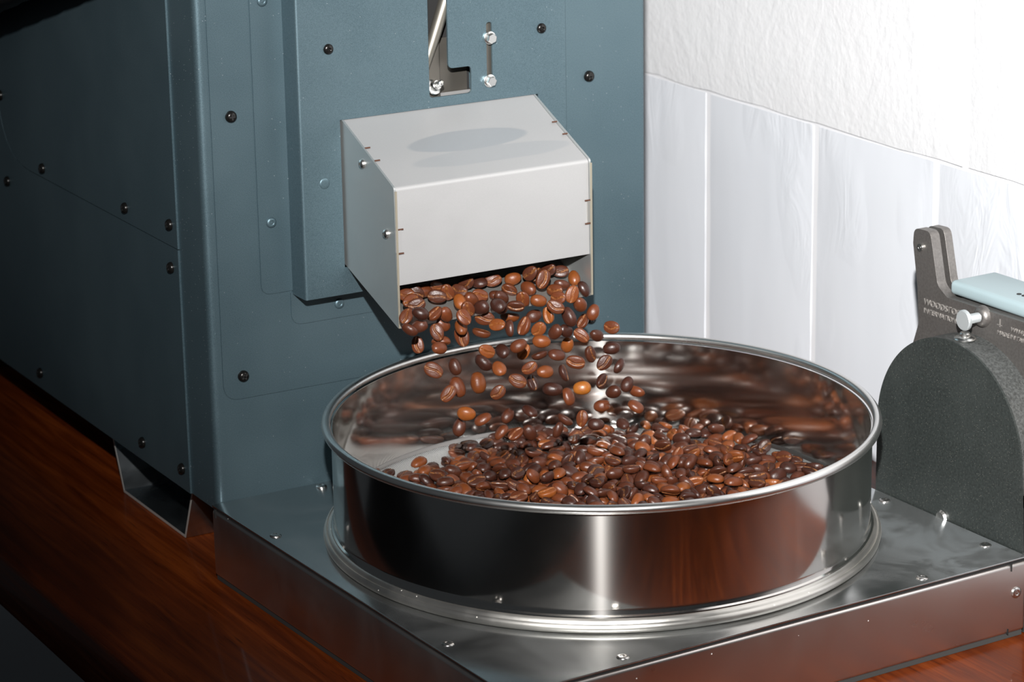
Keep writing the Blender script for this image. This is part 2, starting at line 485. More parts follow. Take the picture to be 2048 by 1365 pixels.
# cabinet shell: rounded front corners
bm = bmesh.new()
prism(bm, round_poly([(0, MD), (0, 0), (MW, 0), (MW, MD)], [0, .0042, .0030, 0], 6), [], 'xy', MB, MT)
obj('cabinet', bm, PAINT, R, 30)
# side panels, proud of the shell; the smaller access panel keeps a rounded lower rear corner
T = .0012
acc = round_poly([(YS, .1879), (.3235, .1879), (.3235, MT-.004), (YS, MT-.004)], [0, .050, 0, 0], 8)
bm = prism(bmesh.new(), acc, [], 'yz', -T, .0004); obj('side_access_panel', bm, PAINT, R)
low = [(YS, MB), (MD, MB), (MD, MT-.004), (.3243, MT-.004)]
arc = round_poly([(.3243, MT-.004), (.3243, .1872), (YS, .1872)], [0, .0507, 0], 8)[1:]
bm = prism(bmesh.new(), low + arc, [], 'yz', -T, .0004); obj('side_panel', bm, PAINT, R)
for y, z in ((.317,.229), (.314,.1725), (.2474,.194), (.112,.1965), (.0457,.2005), (.0468,.1749), (.2763,.0515), (.1053,.0525), (.0461,.0532)):
    fasten('side_screw', SCR_PAN, (-T, y, z), '-x', R, random.uniform(0, 1.5))
# front panel
FP = .0008
fpo = round_poly([(.0068, .1056), (.2605, .1056), (.2605, MT-.003), (.0068, MT-.003)], [.010, .010, 0, 0], 6)
bm = prism(bmesh.new(), fpo, [], 'xz', -FP, .0004); obj('front_panel', bm, PAINT, R)
for x, z in ((.0187,.2692), (.0191,.1189), (.2504,.2655), (.2504,.1160)):
    fasten('front_screw', SCR_PAN, (x, -FP, z), '-y', R, random.uniform(0, 1.5))
# housing box with its flanges
YB = -.0185; BX0, BX1, BZ = .0518, .2240, .1624
F2 = FP+.0008
bm = prism(bmesh.new(), round_poly([(.0325, .1646), (BX0+.001, .1646), (BX0+.001, MT-.006), (.0325, MT-.006)], [.006, 0, 0, 0], 5), [], 'xz', -F2, -FP+.0002)
obj('housing_flange', bm, PAINT, R)
bm = prism(bmesh.new(), round_poly([(.0505, .1440), (.2290, .1440), (.2290, BZ+.001), (.0505, BZ+.001)], [.007, .007, 0, 0], 5), [], 'xz', -F2, -FP+.0002)
obj('housing_flange', bm, PAINT, R)
bm = prism(bmesh.new(), round_poly([(BX1-.001, .1646), (.2385, .1646), (.2385, MT-.006), (BX1-.001, MT-.006)], [0, .006, 0, 0], 5), [], 'xz', -F2, -FP+.0002)
obj('housing_flange', bm, PAINT, R)
for x, z in ((.0402,.206), (.0402,.3315)):
    fasten('housing_rivet', SCR_PAINT, (x, -F2, z), '-y', R)
fasten('housing_rivet', SCR_PAINT, (.0809, -F2, .1523), '-y', R)
# housing front sheet with lever slot, adjusting slot and chute opening
slot = round_poly([(.1340, .2690), (.1612, .2690), (.1612, .2846), (.1465, .2846), (.1465, MT-.02), (.1340, MT-.02)],
                  [.0024, .0024, .0024, .0030, .002, .002], 5)
adj = round_poly([(.1715, .2725), (.1752, .2725), (.1752, .3085), (.1715, .3085)], [.0018]*4, 5)
opening = [(.0770, .1780), (.2052, .1780), (.2052, .2632), (.0770, .2632)]
BT = .0014
bm = prism(bmesh.new(), [(BX0+.0040, BZ), (BX1, BZ), (BX1, MT-.004), (BX0+.0040, MT-.004)], [slot, adj, opening], 'xz', YB, YB+BT)
hf = obj('housing_front', bm, PAINT, R)
bm = bmesh.new()
# left cheek with a rolled front edge, then bottom and right cheeks
prism(bm, round_poly([(BX0, -.0002), (BX0, YB), (BX0+.0040, YB), (BX0+.0040, YB+BT), (BX0+BT, YB+BT), (BX0+BT, -.0002)], [0, .0018, 0, 0, .0004, 0], 5), [], 'xy', BZ, MT-.004)
obj('housing_cheek', bm, PAINT, R, 30)
obj('housing_cheek', newbox(BX1-BT, BX1, YB+.0002, -.0002, BZ, MT-.004), PAINT, R)
obj('housing_bottom', newbox(BX0+.0016, BX1-.0016, YB+.0004, -.0002, BZ, BZ+BT), PAINT, R)
for x, z in ((.0713,.3040), (.2079,.3013)):
    fasten('housing_screw', SCR_HEX, (x, YB, z), '-y', R)
fasten('blanking_plug', PLUG, (.0662, YB, .2283), '-y', R)
# inside the slots: gate plate, lever rod, flange nut, slider
INNER = make_satin('dull_inner_steel', (.17,.158,.138), .42)
obj('inner_plate', newbox(.118, .1655, YB+.013, YB+.0145, .262, .300), INNER, R)
obj('cavity_shade_sheet', newbox(.1300, .1680, YB+.0150, YB+.0165, .262, .425), DARK, R)  # black sheet stands in for the unlit cavity behind the slots
obj('gate_bar', newbox(.1330, .1445, YB+.0058, YB+.0075, .264, .3005, .0008), INNER, R)
bm = bmesh.new(); tube(bm, [(.1545, YB+.0045, .340), (.1412, YB+.0048, .305), (.1335, YB+.0050, .285)], [.0040, .0036, .0028], 18)
obj('lever_rod', bm, make_satin('satin_rod', (.26,.245,.21), .36), R, 40)
bm = bmesh.new(); lathe(bm, [(0,0), (.0048,0), (.0050,.0008), (.0046,.0014), (.0031,.0018), (.0031,.0042), (.0026,.0048), (0,.0048)], 24)
lathe(bm, [(.0017,.0040), (.0019,.0048), (.0017,.0054), (.0019,.0062), (.0017,.0068), (.0019,.0076), (.0017,.0084), (.0010,.0090), (.0007,.0080), (0,.0080)], 16)
me = bpy.data.meshes.new('flange_nut'); bmesh.ops.recalc_face_normals(bm, faces=bm.faces); bm.to_mesh(me); bm.free(); me.materials.append(STEEL_BOLT)
o = fasten('flange_nut', me, (.1388, YB+.0052, .2738), '-y', R)
o.matrix_basis = Matrix.Translation((.1388, YB+.0052, .2738)) @ Matrix.Rotation(math.radians(62), 4, 'X') @ Matrix.Rotation(math.radians(14), 4, 'Y')
obj('slider_bar', newbox(.1695, .1772, YB+.0022, YB+.0040, .268, .316), INNER, R)
fasten('hex_bolt', BOLT, (.1734, YB, .2995), '-y', R, .35)
fasten('hex_bolt', BOLT, (.1728, YB, .2747), '-y', R, .12)

# ---- discharge chute
XL, XR, PT = .0782, .2035, .0012
YC = -.0790
prof = round_poly([(-.004, .2700), (YB-.0005, .2628), (YC, .2362), (YC-.0012, .1570), (-.004, .1838)], [0, 0, .0022, .0006, 0], 4)
for nm, x in (('chute_left_plate', XL), ('chute_right_plate', XR-PT)):
    pl = obj(nm, prism(bmesh.new(), prof, [], 'yz', x, x+PT), CHUTE, R)
    e = bmesh.new()                                        # raw laser-cut front edge
    prism(e, [(YC-.00105, .2345), (YC-.00145, .2345), (YC-.0016, .1572), (YC-.0012, .1572)], [], 'yz', x, x+PT)
    obj('cut_edge', e, EDGE, pl)
# hood: sloping top and bent front in one sheet
def sheet(pts, th):
    """offset polyline to a closed strip (y,z)"""
    P = [Vector(p) for p in pts]; N = []
    for i in range(len(P)):
        t = (P[min(i+1, len(P)-1)] - P[max(i-1, 0)]).normalized(); N.append(Vector((t.y, -t.x)))
    return [tuple(p) for p in P] + [tuple(p+n*th) for p, n in reversed(list(zip(P, N)))]
top = [(-.006, .2683), (YB-.001, .2622), (-.045, .2503)]
bend = round_poly([(-.045, .2503), (YC+.0002, .2358), (YC-.0002, .1812)], [0, .0028, 0], 8)[1:]
hood = obj('chute_hood', prism(bmesh.new(), sheet(top + bend, -.0011), [], 'yz', XL+PT+.0002, XR-PT-.0002), HOOD, R, 25)
# locking tabs with their dark heat-tinted slots
def notch(x0, x1, y, z, n=hood): 
    obj('tab_slot', newbox(x0, x1, y-.0003, y+.0003, z-.00035, z+.00035), TINT, n)
for z in (.2130, .1995):
    notch(XL+PT-.0002, XL+PT+.0034, YC-.0011, z); notch(XR-PT-.0034, XR-PT+.0002, YC-.0011, z)
obj('tab', newbox(XL-.0001, XL+PT+.0022, YC-.0012, YC-.0001, .2000, .2125), HOOD, hood)
obj('tab', newbox(XR-PT-.0016, XR+.0001, YC-.0012, YC-.0001, .2000, .2125), SLIDE, hood)
for y in (-.0440, -.0555):
    zz = .2503 + (y+.045)*(.2503-.2358)/(-.045-YC) + .0011
    notch(XL+PT-.0002, XL+PT+.0030, y, zz); notch(XR-PT-.0030, XR-PT+.0002, y, zz)
bm = bmesh.new(); sl = [(-.0795, .1583), (.010, .1888)]
prism(bm, [(-.0800, .15795), (.012, .1892), (.012, .1880), (-.0800, .1568)], [], 'yz', XL+PT, XR-PT)
obj('chute_slide', bm, SLIDE, R)
for y, z in ((-.0426,.2428), (-.0691,.2086)):
    fasten('chute_screw', SCR_DOME, (XL, y, z), '-x', R)
obj('chute_shade_sheet', newbox(XL+.002, XR-.002, -.0030, -.0020, .170, .268), DARK, R)  # black sheet painted as the darkness inside the chute mouth
# feet: folded channels, open at the side
EDGE_PALE = Mat('pale_cut_edge', (.52,.50,.47), .3, .5).m
def foot(y0, y1):
    t = .0016; s = .0175; zt = MB-.0003; z0 = .0004
    out = [(y0-s, zt), (y0, z0), (y1, z0), (y1+s, zt), (y1+s-t*1.05, zt), (y1-t*.6, z0+t), (y0+t*.6, z0+t), (y0-s+t*1.05, zt)]
    f = obj('foot', prism(bmesh.new(), out, [], 'yz', .0085, .282), STEEL_FOOT, R)
    obj('cut_edge', prism(bmesh.new(), out, [], 'yz', .0083, .0086), EDGE_PALE, f)
    return f
foot(.0700, .1660); foot(.4640, .5000)

# ------------------------------------------------------------------ cooling tray base
TR = .03429
Tb = empty('tray_base', (0, 0, 0), TR)
tag(Tb, 'low square stainless steel base box under the round sieve', 'base box')
TX0, TX1, TY, TZ = -.0042, .3237, -.3221, .0456
bm = newbox(TX0, TX1, TY, -.0003, .0030, TZ-.0026, .0020, 5)
tb_shell = obj('shell', bm, STEEL_TRAY_SIDE, Tb, 30)
obj('gap_shade_strip', newbox(TX0+.0012, TX1-.0012, TY+.0012, -.0006, TZ-.0030, TZ-.0011), DARK, Tb)  # black strip drawn in place of the shade in the seam
obj('rubber_strip', newbox(TX0+.0012, TX1-.0012, TY+.0012, -.0012, .0002, .0032), RUBBER, Tb)
bm = newbox(TX0+.0002, TX1-.0002, TY+.0002, -.0004, TZ-.0011, TZ, .0003, 2)
obj('top_plate', bm, STEEL_TRAY, Tb, 30)
obj('corner_slit', newbox(.3122, .3127, TY-.0004, TY+.0008, .0392, .0440), DARK, tb_shell)
obj('corner_slit', newbox(.3112, .3117, TY-.0004, TY+.0008, .0030, .0062), DARK, tb_shell)
obj('corner_slit', newbox(TX0-.0004, TX0+.0008, -.0052, -.0047, .0390, .0440), DARK, tb_shell)
def tfast(me, x, y, z, axis):
    o = bpy.data.objects.new('rivet', me); COL.objects.link(o); o.parent = Tb
    o.matrix_basis = Matrix.Translation((x, y, z)) @ ROT[axis].to_4x4()
for x, y in ((.0032,-.0657), (.0626,-.0085), (.0036,-.2516), (.0667,-.3145), (.2565,-.3152), (.3157,-.2974), (.3157,-.2115), (.3157,-.065), (.2565,-.0085)):
    tfast(SCR_STEEL, x, y, TZ, 'z')
tfast(SCR_STEEL, .3165, TY, .0262, '-y')

# ------------------------------------------------------------------ sieve
SX, SY = .1636, -.1529
Sv = empty('sieve', (SX, SY, TZ+.0002))
tag(Sv, 'round polished stainless steel sieve with rolled rim holding the beans', 'sieve')
N = 160; RW, TW, ZR = .1478, .0008, .1118-TZ
bm = bmesh.new()
lathe(bm, [(RW, ZR-.002), (RW, ZR-.004), (RW, .0122), (RW+.00001, .0112), (RW+.0003, .0100), (RW+.0006, .0090), (RW+.0016, .0083), (RW+.0020, .0060), (RW+.0020, .0008), (RW+.0008, .0008), (RW+.0004, .0070), (RW-TW, .0080), (RW-TW, .0086), (RW-TW, ZR-.004), (RW-TW, ZR-.002)], N, close=True)
obj('wall', bm, STEEL_SIEVE, Sv, 35)
bm = bmesh.new()
lathe(bm, [(.1504+.0025*math.cos(a), ZR+.0025*math.sin(a)) for a in [2*math.pi*k/14 for k in range(14)]], N, close=True)
obj('rolled_rim', bm, STEEL_RIM, Sv, 60)
bm = bmesh.new()
lathe(bm, [(RW+.0018, .0076), (RW+.0030, .0071), (RW+.0036, .0060), (RW+.0040, .0052), (RW+.0046, .0056), (RW+.0056, .0048), (RW+.0061, .0034), (RW+.0057, .0018), (RW+.0046, .0008), (RW+.0016, .0004)], N, close=True)
obj('base_ring', bm, make_steel('base_ring_stainless', (.68,.66,.62), .34, (400,400,400), .20, .90, (.7,.68,.62)), Sv, 50)
bm = bmesh.new(); zg = .0095
lathe(bm, [(RW-TW-.0001, zg+.0010), (RW-.006, zg+.0002), (RW-.012, zg), (.0, zg), (.0, zg-.0006), (RW-TW-.0001, zg-.0006)], 96)
obj('mesh_screen', bm, GAUZE, Sv, 60)
bm = bmesh.new()
lathe(bm, [(RW-TW-.0001, zg+.0030), (RW-TW-.0009, zg+.0022), (RW-TW-.0016, zg+.0006), (RW-TW-.0001, zg+.0004)], N, close=True)
obj('mesh_retainer', bm, make_steel('retainer_steel', (.25,.24,.23), .35, None, .1, .999), Sv, 60)

# ------------------------------------------------------------------ small cast machine with round guard, right of the tray
G = empty('bench_machine', (.3335, -.25, 0), TR)
DZ = -.0028                                 # height trim of the casting above the guard
tag(G, 'dark cast-metal bench machine with half-round black guard and forked arm by the wall', 'machine')
def gy(y): return y+.25
gc, gr, gz = gy(-.2415), .0605, .0885
out = [(gy(-.3085), .0004), (gy(-.302), gz)] + [(gc - gr*math.cos(a), gz + gr*math.sin(a)) for a in [math.pi*k/72 for k in range(1, 72)]] + [(gy(-.181), gz), (gy(-.181), .0004)]
gp = obj('guard_plate', prism(bmesh.new(), round_poly(out, [0]*len(out)), [], 'yz', 0, .0014), GUARD, G, 20)
band = []
for k in range(65):
    a = math.radians(-12 + 204*k/64); band.append((gc - gr*math.cos(a), gz + gr*math.sin(a)))
inner = [(gc + (y-gc)*.972, gz + (z-gz)*.972) for y, z in reversed(band)]
obj('guard_band', prism(bmesh.new(), band + inner, [], 'yz', .0012, .0300), BAND, G, 30)
obj('guard_back', prism(bmesh.new(), [(gc - gr*.97*math.cos(a), gz + gr*.97*math.sin(a)) for a in [math.pi*(k/28) for k in range(-4, 33)]], [], 'yz', .0260, .0300), BAND, G, 30)
# casting: front face about 20 mm behind the guard plate
def cst(pts): return [(gy(y), z+DZ) for y, z in pts]
CX0 = .0185
def worn(o):
    md = o.modifiers.new('worn_edge', 'BEVEL'); md.width = .0008; md.segments = 2; md.limit_method = 'ANGLE'; md.angle_limit = math.radians(50)
    return o
face = round_poly(cst([(-.1865,.1965-.004), (-.1912,.1680), (-.1930,.1470), (-.1860,.1270), (-.2150,.1000), (-.330,.1000), (-.330,.1690), (-.2170,.1675), (-.2085,.1725), (-.2010,.2020), (-.1870,.2015)]),
                  [0, .010, .010, .003, 0, 0, 0, .004, .008, .0048, .0055], 7)
cs = obj('casting', prism(bmesh.new(), face, [], 'yz', CX0, CX0+.0062), CAST, G, 30); worn(cs)
lug = round_poly(cst([(-.1865,.1925), (-.1912,.1680), (-.1930,.1500), (-.2300,.1500), (-.2300,.1672), (-.2170,.1675), (-.2085,.1725), (-.2010,.2020), (-.1870,.2015)]),
                 [0, .010, .004, 0, 0, .004, .008, .0048, .0055], 7)
worn(obj('arm_lug', prism(bmesh.new(), lug, [], 'yz', CX0+.0098, CX0+.0150), CAST, G, 30))
obj('casting_body', newbox(CX0+.0060, .072, gy(-.330), gy(-.2180), .060, .1676+DZ, .003, 3), CAST, G, 30)
bm = bmesh.new()                                                   # flared web down the left edge of the casting
prism(bm, round_poly(cst([(-.1925,.1500), (-.1840,.1270), (-.1790,.1000), (-.2150,.1000), (-.2150,.1500)]), [.004,.01,0,0,0], 4), [], 'yz', CX0+.004, CX0+.0140)
obj('casting_web', bm, make_cast('green_grey_cast', (.055,.070,.072), (.075,.092,.094), .3, .45, None), G, 30)
bm = bmesh.new(); tube(bm, [(CX0-.0012, gy(-.1935), .1915+DZ), (CX0+.0160, gy(-.1935), .1915+DZ)], .0022, 16)
lathe(bm, [(.0011, .0012), (.0011, -.0012), (0, -.0012)], 12, '-x', (CX0-.0001, gy(-.1935), .1915+DZ))
obj('pivot_pin', bm, STEEL_BOLT, G, 40)
bm = newbox(CX0+.0040, .0560, gy(-.360), gy(-.2135), .1682+DZ, .1765+DZ, .0028, 3)
tp = obj('top_plate', bm, PALE, G, 35)
for dy in (0, .004):
    bm = bmesh.new(); lathe(bm, [(0,.0002), (.0014,.0002), (.0014,-.001)], 12, 'z', (.034, gy(-.2580)-dy, .1766+DZ)); obj('pin_hole', bm, DARK, tp)
# thumb screw in its boss
by, bz = gy(-.2470), .1612
bm = bmesh.new(); lathe(bm, [(.0062,0), (.0058,.0022), (.0046,.0038), (.0032,.0042), (0,.0042)], 24, '-x', (CX0+.0006, by, bz)); obj('boss', bm, CAST, G, 50)
ts = bmesh.new(); pr = []
for k in range(10): pr += [(.0024, .003+k*.0010), (.0028, .0035+k*.0010)]
lathe(ts, pr + [(0, .0132)], 16, '-x', (CX0, by, bz))
lathe(ts, [(0,.0122), (.0050,.0122), (.0058,.0128), (.0058,.0142), (.0052,.0148), (0,.0149)], 24, '-x', (CX0, by, bz))
obj('thumb_screw', ts, SCREW_FACE, G, 40)
bm = bmesh.new(); lathe(bm, [(0,0), (.0060,0), (.0062,.0006), (.0056,.0014), (.0032,.0020), (.0032,.0034), (.0026,.0040), (0,.0040)], 24, 'z', (.0085, gy(-.2440), gz+gr))
obj('guard_screw', bm, STEEL_BOLT, G, 40)
fb = bmesh.new(); lathe(fb, [(.0045,0), (.0045,.0010), (.0034,.0022), (0,.0026)], 20, '-x', (0, gy(-.2400), .0458)); obj('guard_bolt', fb, STEEL_BOLT, G, 40)
# motor and foot behind the guard
bm = bmesh.new(); lathe(bm, [(0,0), (.046,0), (.050,.004), (.050,.060), (.046,.066), (0,.066)], 40, 'x', (.0310, gy(-.292), .078)); obj('motor', bm, MOTOR, G, 40)
obj('motor_foot', newbox(.034, .088, gy(-.33), gy(-.20), .0004, .030, .003), MOTOR, G, 40)
# raised lettering
def letters(txt, size, y, z, x, parent, depth=.00035):
    cu = bpy.data.curves.new('lettering', 'FONT'); cu.body = txt; cu.size = size; cu.extrude = depth; cu.align_x = 'LEFT'; cu.resolution_u = 3
    to = bpy.data.objects.new('tmp', cu); COL.objects.link(to); bpy.context.view_layer.update()
    me = bpy.data.meshes.new_from_object(to.evaluated_get(bpy.context.evaluated_depsgraph_get()))
    bpy.data.objects.remove(to); o = link('lettering', me, LETTER, parent)
    mm = Matrix(((0,0,-1,x), (-1,0,0,gy(y)), (0,1,0,z), (0,0,0,1))); o.matrix_basis = mm
    return o
letters('WOODSTOCK', .0052, -.1975, .1565, CX0-.0002, cs)
letters('INTERNATIONAL', .0042, -.1975, .1517, CX0-.0002, cs)
letters('W1142', .0036, -.2700, .1582, CX0-.0002, cs)
letters('MADE IN TAIWAN', .0036, -.2590, .1540, CX0-.0002, cs)
bm = newbox(CX0-.0005, CX0+.0003, gy(-.2612), gy(-.2607), .1585, .1630); box(bm, CX0-.0005, CX0+.0003, gy(-.2625), gy(-.2588), .1593, .1597)
obj('cast_mark', bm, LETTER, cs)

# ------------------------------------------------------------------ duct added beside the roaster to cast the dark upper left corner
bm = bmesh.new(); rd = .030; dx = -.0365
def duct_z(y): return .3370 + (.203-y)*.2895
pts = [(dx, y, duct_z(y)) for y in [.60 - .57*k/34 for k in range(35)]]
rr = [rd + (.0010 if k % 2 else 0) for k in range(len(pts))]
e = pts[-1]; pts += [(dx, e[1]-.004, duct_z(e[1]-.004)), (dx, e[1]-.007, duct_z(e[1]-.007))]; rr += [rd*.93, rd*.70]
tube(bm, pts, rr, 28)
dk = obj('shade_duct', bm, DUCTM, R, 40); dk['label'] = 'added matt black ribbed duct that shades the side panel'
for y in (.44, .09):
    cz = duct_z(y)
    obj('shade_duct_clamp', newbox(-.0072, -.0010, y-.008, y+.008, cz-.036, cz+.036, .001), DUCTM, R)  # added along with the shading duct, to hold it

